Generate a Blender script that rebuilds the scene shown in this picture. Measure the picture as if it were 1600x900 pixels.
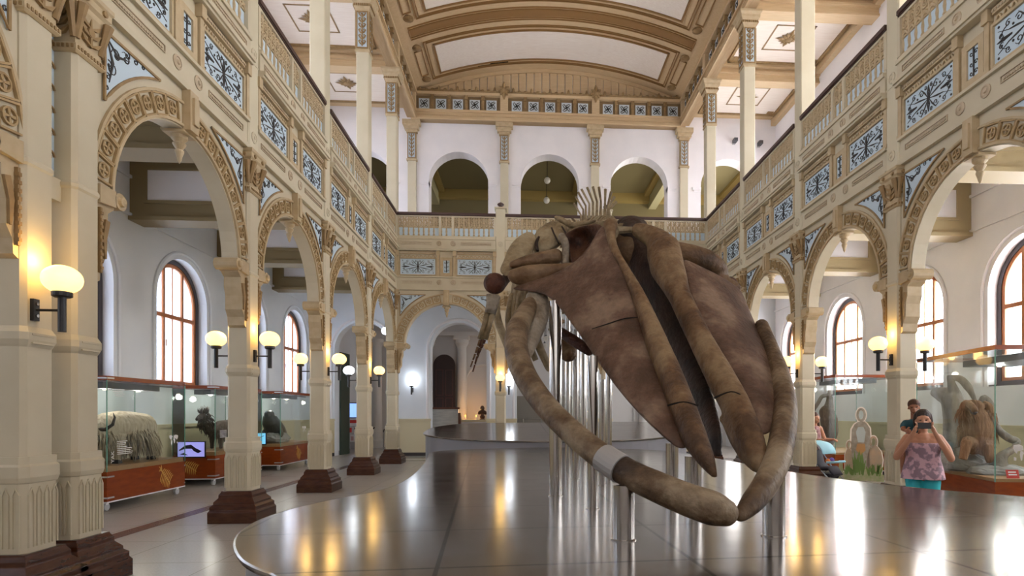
import bpy, math, random
from mathutils import Vector, Matrix
PI = math.pi
R = math.radians
random.seed(7)
scn = bpy.context.scene
for o in list(bpy.data.objects):
    bpy.data.objects.remove(o)

# ------------------------------------------------------------------ camera
F, CX, CY, EYE = 930.0, 881.0, 645.0, 1.6
YAW = R(3.63); cS, sN = math.cos(YAW), math.sin(YAW)
cam_d = bpy.data.cameras.new('camera')
cam = bpy.data.objects.new('camera', cam_d)
scn.collection.objects.link(cam)
cam.location = (0, 0, EYE)
cam.rotation_euler = (PI / 2, 0, -YAW)
cam_d.sensor_width = 36
cam_d.lens = F / 1600 * 36
cam_d.shift_x = (800 - CX) / 1600
cam_d.shift_y = (CY - 450) / 1600
cam_d.clip_start = 0.05
cam_d.clip_end = 200
scn.camera = cam
scn.view_settings.view_transform = 'Standard'
scn.view_settings.look = 'None'
scn.view_settings.gamma = 1
scn.view_settings.use_curve_mapping = False
scn.view_settings.exposure = 0.38

# ------------------------------------------------------------------ sky
w = bpy.data.worlds.new('world'); scn.world = w; w.use_nodes = True
nt = w.node_tree; nt.nodes.clear()
wo = nt.nodes.new('ShaderNodeOutputWorld'); bg = nt.nodes.new('ShaderNodeBackground')
tc = nt.nodes.new('ShaderNodeTexCoord'); sx = nt.nodes.new('ShaderNodeSeparateXYZ')
mr = nt.nodes.new('ShaderNodeMapRange'); mx = nt.nodes.new('ShaderNodeMix'); mx.data_type = 'RGBA'
nt.links.new(tc.outputs['Generated'], sx.inputs[0]); nt.links.new(sx.outputs[0], mr.inputs[0])
mr.inputs[1].default_value = -.7; mr.inputs[2].default_value = .7
nt.links.new(mr.outputs[0], mx.inputs[0])
mx.inputs[6].default_value = (.86, 1.0, 1.30, 1)      # hazy blue sky on the shaded side
mx.inputs[7].default_value = (2.6, 2.55, 2.45, 1)      # bright sky on the sunny side
nt.links.new(mx.outputs[2], bg.inputs[0]); bg.inputs[1].default_value = 1.0
nt.links.new(bg.outputs[0], wo.inputs[0])

# ------------------------------------------------------------------ daylight through the window rows, plus added fill lights at both ends
def area(name, loc, rot, sx_, sy_, power, col):
    d = bpy.data.lights.new(name, 'AREA'); d.shape = 'RECTANGLE'; d.size = sx_; d.size_y = sy_
    d.energy = power; d.color = col
    o = bpy.data.objects.new(name, d); scn.collection.objects.link(o)
    o.location = loc; o.rotation_euler = rot
    return o
XW0, XW1 = -7.85, 9.64       # outer faces of the aisles
area('fill_far_upper_room', (XW1 - .3, 25.5, 9.2), (0, R(90), 0), 2.5, 3.5, 200, (1, .95, .85))  # added fill to brighten the upper room; no window stands here
area('fill_far_lower_room', (XW1 - .3, 25.5, 3.6), (0, R(90), 0), 3, 3.5, 130, (1, .97, .94))  # added fill light for the lower room, set before a solid wall
area('daylight_low_right', (XW1 + .9, 10, 3.6), (0, R(90), 0), 4.5, 26, 5200, (1, .97, .93))
area('daylight_low_left', (XW0 - .9, 10, 3.6), (0, R(-90), 0), 4.5, 26, 1150, (.84, .92, 1))
area('daylight_high_right', (XW1 + .6, 10, 9.8), (0, R(90), 0), 3.5, 26, 3600, (1, .97, .94))
area('daylight_high_left', (XW0 - .6, 10, 9.8), (0, R(-90), 0), 3.5, 26, 2300, (.96, .97, 1))
area('fill_entrance_end', (.9, -3.5, 7.0), (R(90), 0, 0), 9, 9, 190, (1, .98, .96))  # added fill from behind the camera, in front of the closed end wall

# ------------------------------------------------------------------ helpers
def P(px, py, t):
    """photo ray at distance t in front of the camera -> world point"""
    xc = (px - CX) / F * t
    return Vector((xc * cS + t * sN, t * cS - xc * sN, EYE - (py - CY) / F * t))

def lin(h):
    h = h.lstrip('#'); out = []
    for i in (0, 2, 4):
        v = int(h[i:i + 2], 16) / 255
        out.append(v / 12.92 if v <= .04045 else ((v + .055) / 1.055) ** 2.4)
    return (out[0], out[1], out[2], 1)

MATS = {}
def mat(name, hexc, rough=.55, metal=0, var=0.0, scale=3.0, hex2=None, bump=0.0, emit=None, es=0.0, spec=None, stretch=(1, 1, 1), detail=5, contrast=(.3, .7)):
    if name in MATS: return MATS[name]
    m = bpy.data.materials.new(name); m.use_nodes = True
    n = m.node_tree.nodes; l = m.node_tree.links
    b = n['Principled BSDF']
    b.inputs['Base Color'].default_value = lin(hexc)
    b.inputs['Roughness'].default_value = rough; b.inputs['Metallic'].default_value = metal
    if spec is not None: b.inputs['Specular IOR Level'].default_value = spec
    if emit:
        b.inputs['Emission Color'].default_value = lin(emit); b.inputs['Emission Strength'].default_value = es
    if hex2 or bump:
        t = n.new('ShaderNodeTexCoord'); mp = n.new('ShaderNodeMapping'); mp.inputs['Scale'].default_value = stretch
        no = n.new('ShaderNodeTexNoise'); no.inputs['Scale'].default_value = scale; no.inputs['Detail'].default_value = detail
        l.new(t.outputs['Object'], mp.inputs[0]); l.new(mp.outputs[0], no.inputs['Vector'])
        if hex2:
            mr_ = n.new('ShaderNodeMapRange'); mr_.inputs[1].default_value = contrast[0]; mr_.inputs[2].default_value = contrast[1]
            x = n.new('ShaderNodeMix'); x.data_type = 'RGBA'
            l.new(no.outputs[0], mr_.inputs[0]); l.new(mr_.outputs[0], x.inputs[0])
            x.inputs[6].default_value = lin(hexc); x.inputs[7].default_value = lin(hex2)
            l.new(x.outputs[2], b.inputs['Base Color'])
        if bump:
            bp = n.new('ShaderNodeBump'); bp.inputs['Strength'].default_value = bump; bp.inputs['Distance'].default_value = .03
            l.new(no.outputs[0], bp.inputs['Height']); l.new(bp.outputs[0], b.inputs['Normal'])
    MATS[name] = m
    return m

cream = mat('cream_paint', 'cdc3ab', .5, hex2='c4b99f', scale=2)
cream_lt = mat('pale_cream_paint', 'd2cab2', .5, hex2='cac1a7', scale=2)
tan = mat('tan_ornament', 'c3b08f', .55, hex2='b5a07d', scale=8)
vouss = mat('voussoir_tan', 'b39a70', .55, hex2='a58a60', scale=9)
tan_dk = mat('brown_ornament', 'a08459', .55, hex2='8a6f4a', scale=9)
pinkish = mat('rose_beige_ornament', 'c4b49c', .55, hex2='b5a388', scale=9)
vaultm = mat('vault_boards', 'd2b993', .6, hex2='c7ac85', scale=6, stretch=(.4, 6, 6))
vaultln = mat('vault_moulding_brown', '8e6a3c', .55)
ceilw = mat('white_boards', 'f4ebe0', .6, hex2='e9ddd0', scale=5, stretch=(.4, 8, 8))
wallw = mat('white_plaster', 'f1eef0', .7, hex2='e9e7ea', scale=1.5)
wallb = mat('shade_cooled_plaster', 'e9edf2', .7, hex2='e2e7ee', scale=1.5)  # white plaster, aisle shade put into its colour as a cool cast
dado = mat('cream_dado', 'd6caa8', .5)
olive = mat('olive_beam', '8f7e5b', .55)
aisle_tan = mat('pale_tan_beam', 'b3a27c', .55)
olive_wall = mat('ochre_plaster', '7f7450', .8)
blue = mat('pale_blue_panel', 'c3d6e4', .5)
iron = mat('dark_scrollwork', '2c2a2b', .45)
blackm = mat('black_metal', '1d1c20', .4)
railm = mat('dark_handrail', '4a3430', .4)
wood = mat('dark_red_wood', '512c1a', .24, hex2='3c1d10', scale=6, stretch=(1, 1, 4))
winwood = mat('orange_window_wood', 'b8713f', .4)
windark = mat('dark_window_surround', '4a4448', .5)
casewood = mat('reddish_case_wood', '8d3f14', .25, hex2='7c3410', scale=4, stretch=(1, 1, 5))
caseledge = mat('pale_wood_ledge', 'a98258', .5)
goldfig = mat('golden_skeleton_print', 'd3a047', .5)
steel = mat('brushed_steel', 'bfbcb8', .16, metal=1)
white = mat('white_plastic', 'e8e8ea', .4)
ln_dark = mat('shadow_brown_line', '8b7350', .6)

def filter_noise(m): pass

# bone
def bone(name, c1, c2, c3, sc=1.6, bump=.5, rough=.55):
    m = bpy.data.materials.new(name); m.use_nodes = True
    n = m.node_tree.nodes; l = m.node_tree.links; b = n['Principled BSDF']; b.inputs['Roughness'].default_value = rough
    t = n.new('ShaderNodeTexCoord')
    n1 = n.new('ShaderNodeTexNoise'); n1.inputs['Scale'].default_value = sc; n1.inputs['Detail'].default_value = 8; n1.inputs['Roughness'].default_value = .62
    n2 = n.new('ShaderNodeTexNoise'); n2.inputs['Scale'].default_value = sc * 9; n2.inputs['Detail'].default_value = 6
    l.new(t.outputs['Object'], n1.inputs['Vector']); l.new(t.outputs['Object'], n2.inputs['Vector'])
    r = n.new('ShaderNodeValToRGB'); e = r.color_ramp.elements
    e[0].position = .39; e[0].color = lin(c1); e[1].position = .63; e[1].color = lin(c3)
    k = e.new(.5); k.color = lin(c2)
    l.new(n1.outputs[0], r.inputs[0])
    mx_ = n.new('ShaderNodeMix'); mx_.data_type = 'RGBA'; mx_.blend_type = 'MULTIPLY'; mx_.inputs[0].default_value = .5
    l.new(r.outputs[0], mx_.inputs[6]); l.new(n2.outputs[0], mx_.inputs[7]); l.new(mx_.outputs[2], b.inputs['Base Color'])
    bp = n.new('ShaderNodeBump'); bp.inputs['Strength'].default_value = bump; bp.inputs['Distance'].default_value = .04
    l.new(n2.outputs[0], bp.inputs['Height']); l.new(bp.outputs[0], b.inputs['Normal'])
    return m
bone_plate = bone('reddish_brown_bone', '53392a', '6f5140', '957c68', 2.2)
bone_ridge = bone('tan_brown_bone', '563a22', '806040', 'a08664', 2.6)
bone_dark = bone('dark_brown_bone', '33190f', '5a3822', '7a5a3c', 2.0)
bone_jaw = bone('grey_brown_bone', '3e2b1d', '71593f', 'aa977c', 2.0)
bone_orbit = bone('brown_brow_bone', '4d3620', '77583a', '95795a', 2.2)
bone_red = bone('red_brown_hollow_bone', '2c140b', '55301c', '6b4830', 3.0)
bone_deep = bone('groove_shade_suture_bone', '1d0f0a', '38221a', '4a3226', 2.0)  # keel bone darkened to hold the groove's shadow; sutures share it
bone_pale = bone('pale_bone', '7d6a4c', 'a18d6b', 'b9a888', 3)
bone_grey = bone('greyish_bone', '7d6f5e', 'a89c8b', 'b8aea0', 3)
bone_cap = bone('reddish_joint_bone', '3a1a10', '5a2c1c', '6b3c28', 4)

# glass
def glassmat(name, tint, refl=.08, trans=.92):
    m = bpy.data.materials.new(name); m.use_nodes = True
    n = m.node_tree.nodes; l = m.node_tree.links; n.clear()
    o = n.new('ShaderNodeOutputMaterial'); a = n.new('ShaderNodeBsdfTransparent'); a.inputs[0].default_value = lin(tint)
    g = n.new('ShaderNodeBsdfGlossy'); g.inputs['Roughness'].default_value = .03
    f = n.new('ShaderNodeLayerWeight'); f.inputs[0].default_value = .5
    pw = n.new('ShaderNodeMath'); pw.operation = 'POWER'; pw.inputs[1].default_value = 4; l.new(f.outputs['Facing'], pw.inputs[0])
    ma = n.new('ShaderNodeMath'); ma.operation = 'MULTIPLY_ADD'; ma.inputs[1].default_value = .6; ma.inputs[2].default_value = .03; l.new(pw.outputs[0], ma.inputs[0])
    x = n.new('ShaderNodeMixShader'); l.new(ma.outputs[0], x.inputs[0]); l.new(a.outputs[0], x.inputs[1]); l.new(g.outputs[0], x.inputs[2])
    l.new(x.outputs[0], o.inputs[0]); return m
case_glass = glassmat('case_glass', 'fbfefd')
edge_glass = mat('green_glass_edge', '6fa393', .1)
def frosted(name, col, k):
    m = bpy.data.materials.new(name); m.use_nodes = True
    n = m.node_tree.nodes; l = m.node_tree.links; n.clear()
    o = n.new('ShaderNodeOutputMaterial'); a = n.new('ShaderNodeBsdfTransparent'); a.inputs[0].default_value = lin('f4f6fa')
    g = n.new('ShaderNodeBsdfTranslucent'); g.inputs[0].default_value = lin(col)
    x = n.new('ShaderNodeMixShader'); x.inputs[0].default_value = k
    l.new(a.outputs[0], x.inputs[1]); l.new(g.outputs[0], x.inputs[2]); l.new(x.outputs[0], o.inputs[0]); return m
frost = frosted('frosted_window_glass', 'eef2f8', .35)

# ---- mesh builder
class MB:
    def __init__(s): s.v = []; s.f = []
    def add(s, vs, fs):
        k = len(s.v); s.v += [tuple(v) for v in vs]; s.f += [tuple(i + k for i in f) for f in fs]; return s
    def box(s, x0, x1, y0, y1, z0, z1):
        if x0 > x1: x0, x1 = x1, x0
        if y0 > y1: y0, y1 = y1, y0
        if z0 > z1: z0, z1 = z1, z0
        return s.add([(x0, y0, z0), (x1, y0, z0), (x1, y1, z0), (x0, y1, z0), (x0, y0, z1), (x1, y0, z1), (x1, y1, z1), (x0, y1, z1)],
                     [(0, 3, 2, 1), (4, 5, 6, 7), (0, 1, 5, 4), (1, 2, 6, 5), (2, 3, 7, 6), (3, 0, 4, 7)])
    def frus(s, cx, cy, z0, z1, a0, a1, b0=None, b1=None):
        b0 = a0 if b0 is None else b0; b1 = a1 if b1 is None else b1
        return s.add([(cx - a0, cy - b0, z0), (cx + a0, cy - b0, z0), (cx + a0, cy + b0, z0), (cx - a0, cy + b0, z0),
                      (cx - a1, cy - b1, z1), (cx + a1, cy - b1, z1), (cx + a1, cy + b1, z1), (cx - a1, cy + b1, z1)],
                     [(0, 3, 2, 1), (4, 5, 6, 7), (0, 1, 5, 4), (1, 2, 6, 5), (2, 3, 7, 6), (3, 0, 4, 7)])
    def octa(s, cx, cy, prof, ch=.3):   # chamfered square section; prof: [(half, z)]
        n = 8; vs = []
        for h, z in prof:
            c = h * (1 - ch)
            for x, y in ((-c, -h), (c, -h), (h, -c), (h, c), (c, h), (-c, h), (-h, c), (-h, -c)): vs.append((cx + x, cy + y, z))
        fs = [tuple(range(n))[::-1], tuple(range(len(prof) * n - n, len(prof) * n))]
        for i in range(len(prof) - 1):
            for j in range(n):
                k = (j + 1) % n; fs.append((i * n + j, i * n + k, i * n + n + k, i * n + n + j))
        return s.add(vs, fs)
    def sq(s, cx, cy, prof):
        vs = []; n = 4
        for h, z in prof:
            for x, y in ((-h, -h), (h, -h), (h, h), (-h, h)): vs.append((cx + x, cy + y, z))
        fs = [(3, 2, 1, 0), tuple(range(len(prof) * 4 - 4, len(prof) * 4))]
        for i in range(len(prof) - 1):
            for j in range(4):
                k = (j + 1) % 4; fs.append((i * n + j, i * n + k, i * n + n + k, i * n + n + j))
        return s.add(vs, fs)
    def lathe(s, c, prof, n=16, axis='z'):
        vs = []
        for r, h in prof:
            for i in range(n):
                a = 2 * PI * i / n; x, y = r * math.cos(a), r * math.sin(a)
                if axis == 'z': p = (c[0] + x, c[1] + y, c[2] + h)
                elif axis == 'y': p = (c[0] + x, c[1] + h, c[2] + y)
                else: p = (c[0] + h, c[1] + x, c[2] + y)
                vs.append(p)
        fs = [tuple(range(n))[::-1], tuple(range(len(prof) * n - n, len(prof) * n))]
        for i in range(len(prof) - 1):
            for j in range(n):
                k = (j + 1) % n; fs.append((i * n + j, i * n + k, i * n + n + k, i * n + n + j))
        return s.add(vs, fs)
    def ell(s, c, r, seg=16, ring=10, m=None):
        vs = []; fs = []
        for i in range(ring + 1):
            th = PI * i / ring
            for j in range(seg):
                a = 2 * PI * j / seg
                p = Vector((r[0] * math.sin(th) * math.cos(a), r[1] * math.sin(th) * math.sin(a), r[2] * math.cos(th)))
                if m: p = m @ p
                vs.append((c[0] + p.x, c[1] + p.y, c[2] + p.z))
        for i in range(ring):
            for j in range(seg):
                k = (j + 1) % seg; fs.append((i * seg + j, i * seg + seg + j, i * seg + seg + k, i * seg + k))
        return s.add(vs, fs)
    def tube(s, pts, rad, n=8, flat=None, up=None):
        pts = [Vector(p) for p in pts]; m = len(pts)
        if not hasattr(rad, '__len__'): rad = [rad] * m
        vs = []; prev = None
        for i, p in enumerate(pts):
            d = (pts[min(i + 1, m - 1)] - pts[max(i - 1, 0)])
            if d.length < 1e-9: d = Vector((0, 0, 1))
            d.normalize()
            ref = Vector(up) if up else (Vector((0, 0, 1)) if abs(d.z) < .9 else Vector((1, 0, 0)))
            if prev is not None and not up: ref = prev
            a = (ref - d * ref.dot(d)); a.normalize(); b = d.cross(a); prev = a
            fl = 1 if flat is None else (flat[i] if hasattr(flat, '__len__') else flat)
            for j in range(n):
                t = 2 * PI * j / n
                vs.append(tuple(p + a * (rad[i] * math.cos(t)) + b * (rad[i] * fl * math.sin(t))))
        fs = [tuple(range(n))[::-1], tuple(range(m * n - n, m * n))]
        for i in range(m - 1):
            for j in range(n):
                k = (j + 1) % n; fs.append((i * n + j, i * n + k, i * n + n + k, i * n + n + j))
        return s.add(vs, fs)
    def poly(s, pts2, y0, y1):
        """polygon in local (x,z) extruded along y"""
        n = len(pts2)
        vs = [(p[0], y0, p[1]) for p in pts2] + [(p[0], y1, p[1]) for p in pts2]
        fs = [tuple(range(n)), tuple(range(2 * n - 1, n - 1, -1))] + [(i, i + n, (i + 1) % n + n, (i + 1) % n) for i in range(n)]
        return s.add(vs, fs)
    def frame(s, x0, x1, z0, z1, w, y0, y1):
        s.box(x0, x1, y0, y1, z0, z0 + w); s.box(x0, x1, y0, y1, z1 - w, z1)
        s.box(x0, x0 + w, y0, y1, z0 + w, z1 - w); return s.box(x1 - w, x1, y0, y1, z0 + w, z1 - w)
    def stroke(s, pts, wd, y0, y1):
        """flat ribbon in (x,z)"""
        m = len(pts)
        if not hasattr(wd, '__len__'): wd = [wd] * m
        vs = []
        for i, p in enumerate(pts):
            a, b = pts[max(i - 1, 0)], pts[min(i + 1, m - 1)]
            dx, dz = b[0] - a[0], b[1] - a[1]; L_ = math.hypot(dx, dz) or 1
            nx, nz = -dz / L_ * wd[i] / 2, dx / L_ * wd[i] / 2
            vs += [(p[0] + nx, y0, p[1] + nz), (p[0] - nx, y0, p[1] - nz), (p[0] + nx, y1, p[1] + nz), (p[0] - nx, y1, p[1] - nz)]
        fs = []
        for i in range(m - 1):
            a = i * 4; b = a + 4
            fs += [(a, a + 1, b + 1, b), (a + 3, a + 2, b + 2, b + 3), (a + 2, a, b, b + 2), (a + 1, a + 3, b + 3, b + 1)]
        return s.add(vs, fs)
    def xf(s, M):
        s.v = [tuple(M @ Vector(v)) for v in s.v]; return s
    def build(s, name, m, parent=None, smooth=False, mods=None, loc=None):
        me = bpy.data.meshes.new(name); me.from_pydata(s.v, [], s.f); me.materials.append(m)
        me.update()
        if smooth: me.shade_smooth()
        o = bpy.data.objects.new(name, me); scn.collection.objects.link(o)
        if parent is not None: o.parent = parent
        if loc is not None: o.location = loc
        return o
def recalc(o):
    import bmesh
    b = bmesh.new(); b.from_mesh(o.data); bmesh.ops.recalc_face_normals(b, faces=b.faces); b.to_mesh(o.data); b.free(); return o
def remesh(o, vox=.02, sm=4):
    m = o.modifiers.new('r', 'REMESH'); m.mode = 'VOXEL'; m.voxel_size = vox; m.use_smooth_shade = True
    if sm:
        k = o.modifiers.new('s', 'SMOOTH'); k.iterations = sm; k.factor = .5
    return o
def subd(o, lv=2, solid=None, off=0):
    if solid:
        k = o.modifiers.new('t', 'SOLIDIFY'); k.thickness = solid; k.offset = off
    k = o.modifiers.new('s', 'SUBSURF'); k.levels = lv; k.render_levels = lv; o.data.shade_smooth(); return o
def bevel(o, w=.01, n=2):
    k = o.modifiers.new('b', 'BEVEL'); k.width = w; k.segments = n; k.limit_method = 'ANGLE'; return o
def thing(name, label, cat, loc=(0, 0, 0), rz=0, group=None):
    o = bpy.data.objects.new(name, None); scn.collection.objects.link(o)
    o.location = loc; o.rotation_euler = (0, 0, rz); o.empty_display_size = .1
    return tag(o, label, cat, group)
def tag(o, label, cat, group=None):
    o['label'] = label; o['category'] = cat
    if group: o['group'] = group
    return o
def struct(o): o['kind'] = 'structure'; return o
def dup(root, loc, rz=None, label=None, group=None):
    r = root.copy(); scn.collection.objects.link(r); r.location = loc
    if rz is not None: r.rotation_euler = (0, 0, rz)
    if label: r['label'] = label
    if group: r['group'] = group
    for ch in [c for c in bpy.data.objects if c.parent == root]:
        c = ch.copy(); scn.collection.objects.link(c); c.parent = r
        for g in [c2 for c2 in bpy.data.objects if c2.parent == ch]:
            d = g.copy(); scn.collection.objects.link(d); d.parent = c
    return r
def arc(cx, cz, r, a0, a1, n=16):
    return [(cx + r * math.cos(a0 + (a1 - a0) * i / n), cz + r * math.sin(a0 + (a1 - a0) * i / n)) for i in range(n + 1)]
def spiral(cx, cz, r0, r1, a0, turns, n=18):
    return [(cx + (r0 + (r1 - r0) * i / n) * math.cos(a0 + turns * 2 * PI * i / n), cz + (r0 + (r1 - r0) * i / n) * math.sin(a0 + turns * 2 * PI * i / n)) for i in range(n + 1)]
def disc2(mb, cx, cz, r, y0, y1, n=12): return mb.poly(arc(cx, cz, r, 0, 2 * PI * (n - 1) / n, n - 1), y0, y1)
tcount = [0]
def trim(mb, m, smooth=False, **k):
    tcount[0] += 1
    return struct(mb.build('trim_%d' % tcount[0], m, smooth=smooth, **k))

# ------------------------------------------------------------------ key dimensions
XL, XR = -4.07, 5.86            # nave faces of the two arcades
XC = (XL + XR) / 2
CL, CR = XL - .16, XR + .16     # column centres
YS = [5.81, 9.2, 12.53, 15.87, 19.2]
Y2 = 5.26                       # second column of the coupled pair
YE = 22.5                       # end wall of the nave
YN = -4.0                       # entrance end
ZB = 5.48                       # underside of gallery beam
BX = [CL, CL + (CR - CL) / 3, CL + 2 * (CR - CL) / 3, CR]

# ------------------------------------------------------------------ walls with arched openings
def arch_wall(u0, u1, z0, z1, ops, th, seg=20):
    """wall in local (x,z), front at y=0, back at y=th; ops: (uc, halfwidth, zsill, zspring)"""
    mb = MB(); ops = sorted(ops); cur = u0
    for uc, r, zs, zp in ops:
        mb.box(cur, uc - r, 0, th, z0, z1); cur = uc + r
        if zs > z0: mb.box(uc - r, uc + r, 0, th, z0, zs)
        pts = arc(uc, zp, r, PI, 0, seg)
        for i in range(seg):
            a, b = pts[i], pts[i + 1]
            mb.add([(a[0], 0, a[1]), (b[0], 0, b[1]), (b[0], 0, z1), (a[0], 0, z1), (a[0], th, a[1]), (b[0], th, b[1]), (b[0], th, z1), (a[0], th, z1)],
                   [(0, 1, 2, 3), (5, 4, 7, 6), (0, 4, 5, 1), (3, 2, 6, 7)])
    mb.box(cur, u1, 0, th, z0, z1)
    return mb
def MT(x, y, z, rz): return Matrix.Translation((x, y, z)) @ Matrix.Rotation(rz, 4, 'Z')
# ------------------------------------------------------------------ floor
def floor_mat():
    m = bpy.data.materials.new('grey_terrazzo'); m.use_nodes = True
    n = m.node_tree.nodes; l = m.node_tree.links; b = n['Principled BSDF']; b.inputs['Roughness'].default_value = .22
    t = n.new('ShaderNodeTexCoord'); v = n.new('ShaderNodeTexNoise'); v.inputs['Scale'].default_value = 45; v.inputs['Detail'].default_value = 3
    l.new(t.outputs['Object'], v.inputs['Vector'])
    br = n.new('ShaderNodeTexBrick'); br.offset = 0; br.inputs['Scale'].default_value = 1
    br.inputs['Mortar Size'].default_value = .006; br.inputs['Brick Width'].default_value = 1.1; br.inputs['Row Height'].default_value = 1.1
    l.new(t.outputs['Object'], br.inputs['Vector'])
    mx_ = n.new('ShaderNodeMix'); mx_.data_type = 'RGBA'
    mx_.inputs[6].default_value = lin('a39c95'); mx_.inputs[7].default_value = lin('bdb6ae'); l.new(v.outputs[0], mx_.inputs[0])
    m2 = n.new('ShaderNodeMix'); m2.data_type = 'RGBA'; m2.inputs[7].default_value = lin('8e857c')
    l.new(br.outputs['Fac'], m2.inputs[0]); l.new(mx_.outputs[2], m2.inputs[6]); l.new(m2.outputs[2], b.inputs['Base Color'])
    return m
fl = struct(MB().box(XW0 - .5, XW1 + .5, YN, 28.5, -.15, 0).build('floor', floor_mat()))
stripm = mat('dark_floor_band', '5b4038', .22)
for a in ((-5.43, -5.2, YN, 20.6), (XR + 1.15, XR + 1.38, YN, 20.6)):
    trim(MB().box(*a, 0, .004), stripm)
for y0 in (20.1, 21.2):
    trim(MB().box(-5.2, XR + 1.15, y0, y0 + .2, 0, .004), mat('charcoal_floor_band', '3b3a3d', .25))

# ------------------------------------------------------------------ outer side walls with window openings
WY = [4.1, 7.5, 10.87, 14.2, 17.53, 20.85]
def side_wall(name, x, rz, z0, z1, zs, zp, m):
    sgn = 1 if rz > 0 else -1
    ops = [(sgn * y, 1.0, zs, zp) for y in WY]
    u0, u1 = (YN, 28.5) if sgn > 0 else (-28.5, -YN)
    o = arch_wall(u0, u1, z0, z1, ops, .5).xf(MT(x, 0, 0, rz)).build(name, m); struct(o)
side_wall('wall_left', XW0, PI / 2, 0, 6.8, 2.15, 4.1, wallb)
side_wall('wall_right', XW1, -PI / 2, 0, 6.8, 2.15, 4.1, wallw)
side_wall('wall_left', XW0, PI / 2, 6.8, 13.1, 8.2, 10.1, wallw)
side_wall('wall_right', XW1, -PI / 2, 6.8, 13.1, 8.2, 10.1, wallw)
# cream dado with a cap, and two string courses above the windows
for x, s in ((XW0, 1), (XW1, -1)):
    side = 'left' if s > 0 else 'right'
    struct(MB().box(x, x + .03 * s, YN, YE, .12, 1.28).build('trim_dado_' + side, dado))
    trim(MB().box(x, x + .07 * s, YN, YE, 1.28, 1.35), dado)
    struct(MB().box(x, x + .045 * s, YN, YE, 0, .12).build('baseboard_' + side, mat('dark_base', '3a3636', .4)))
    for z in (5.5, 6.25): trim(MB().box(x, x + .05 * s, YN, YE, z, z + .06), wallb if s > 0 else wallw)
    mb = MB()
    for y in WY:
        pts = arc(y, 4.1, 1.13, 0, PI, 20)
        mb.tube([(x + .02 * s, p[0], p[1]) for p in pts], .035, 6)
        for e in (-1.13, 1.13): mb.tube([(x + .02 * s, y + e, 2.15), (x + .02 * s, y + e, 4.1)], .035, 6)
    trim(mb, wallb if s > 0 else wallw)

# ------------------------------------------------------------------ windows (local: x along wall, -y into the room)
def make_window():
    r = 1.0; zs = 2.15; zp = 4.1
    mb = MB()
    def ringpart(mb, ro, ri, y0, y1, zb):
        a = arc(0, zp, ro, 0, PI, 24); b = arc(0, zp, ri, 0, PI, 24)
        for i in range(24):
            mb.add([(a[i][0], y0, a[i][1]), (a[i + 1][0], y0, a[i + 1][1]), (b[i + 1][0], y0, b[i + 1][1]), (b[i][0], y0, b[i][1]),
                    (a[i][0], y1, a[i][1]), (a[i + 1][0], y1, a[i + 1][1]), (b[i + 1][0], y1, b[i + 1][1]), (b[i][0], y1, b[i][1])],
                   [(3, 2, 1, 0), (4, 5, 6, 7), (2, 3, 7, 6), (0, 1, 5, 4)])
        for e in (-1, 1): mb.box(e * ri, e * ro, y0, y1, zb, zp)
        mb.box(-ro, ro, y0, y1, zb, zb + ro - ri)
    ringpart(mb, r, r - .11, .2, .34, zs)
    mb.box(-r, r, .02, .34, zs - .04, zs + .03)
    root = mb.build('window_1', windark); struct(root)
    mb = MB(); ringpart(mb, r - .11, r - .19, .22, .30, zs + .1)
    ro = r - .15
    for x in (-.36, .36):
        mb.box(x - .035, x + .035, .22, .3, zs + .12, zp + math.sqrt(ro * ro - x * x))
    mb.box(-ro, ro, .21, .3, 3.74, 3.83)
    mb.box(-.012, .012, .24, .28, zs + .12, zp + ro)
    mb.box(.30, .31, .2, .22, 3.1, 3.25); mb.box(-.31, -.30, .2, .22, 3.1, 3.25)
    mb.build('window_frame', winwood, root)
    pts = [(-ro, zs + .15), (ro, zs + .15)] + arc(0, zp, ro, 0, PI, 20)
    mb = MB().poly(pts, .255, .265); mb.build('glass_pane', frost, root)
    return root
w0 = make_window(); k = 1; first = True
for x, rz in ((XW0, PI / 2), (XW1, -PI / 2)):
    for y in WY:
        for dz in (0, 6.05):
            if dz and y < 10: continue
            if first: o = w0; o.location = (x, y, dz); o.rotation_euler = (0, 0, rz); first = False
            else: o = dup(w0, (x, y, dz), rz)
            o.name = 'window_%d' % k; k += 1

# ------------------------------------------------------------------ end wall and the rooms behind it
LOW = [(-6.05, 1.02, 0, 3.95), (-2.52, 1.04, 0, 3.94), (XC, 1.25, 0, 3.9), (4.31, 1.04, 0, 3.94), (7.8, 1.04, 0, 3.94)]
UPP = [(-6.1, 1.1, 6.9, 10.28), (-2.52, 1.1, 6.9, 10.28), (XC, 1.1, 6.9, 10.28), (4.31, 1.1, 6.9, 10.28), (7.8, 1.1, 6.9, 10.28)]
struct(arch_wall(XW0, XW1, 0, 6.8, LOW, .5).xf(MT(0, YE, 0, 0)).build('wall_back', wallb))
struct(arch_wall(XW0, XW1, 6.8, 14.9, UPP, .6).xf(MT(0, YE, 0, 0)).build('wall_back', wallw))
mb = MB()
for uc, r, zs, zp in LOW:
    mb.tube([(p[0], YE - .02, p[1]) for p in arc(uc, zp, r + .12, 0, PI, 22)], .045, 6)
    for e in (-1, 1):
        mb.tube([(uc + e * (r + .12), YE - .02, 1.35), (uc + e * (r + .12), YE - .02, zp)], .045, 6)
trim(mb, wallw)
mb = MB(); mc = MB()
for uc, r, zs, zp in UPP:
    for e in (-1, 1):
        mb.box(uc + e * r, uc + e * (r + .32), YE - .05, YE + .3, zp - .12, zp - .02)
        mb.box(uc + e * r, uc + e * (r + .28), YE - .03, YE + .3, zp - .18, zp - .12)
trim(mb, wallw)
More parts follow.
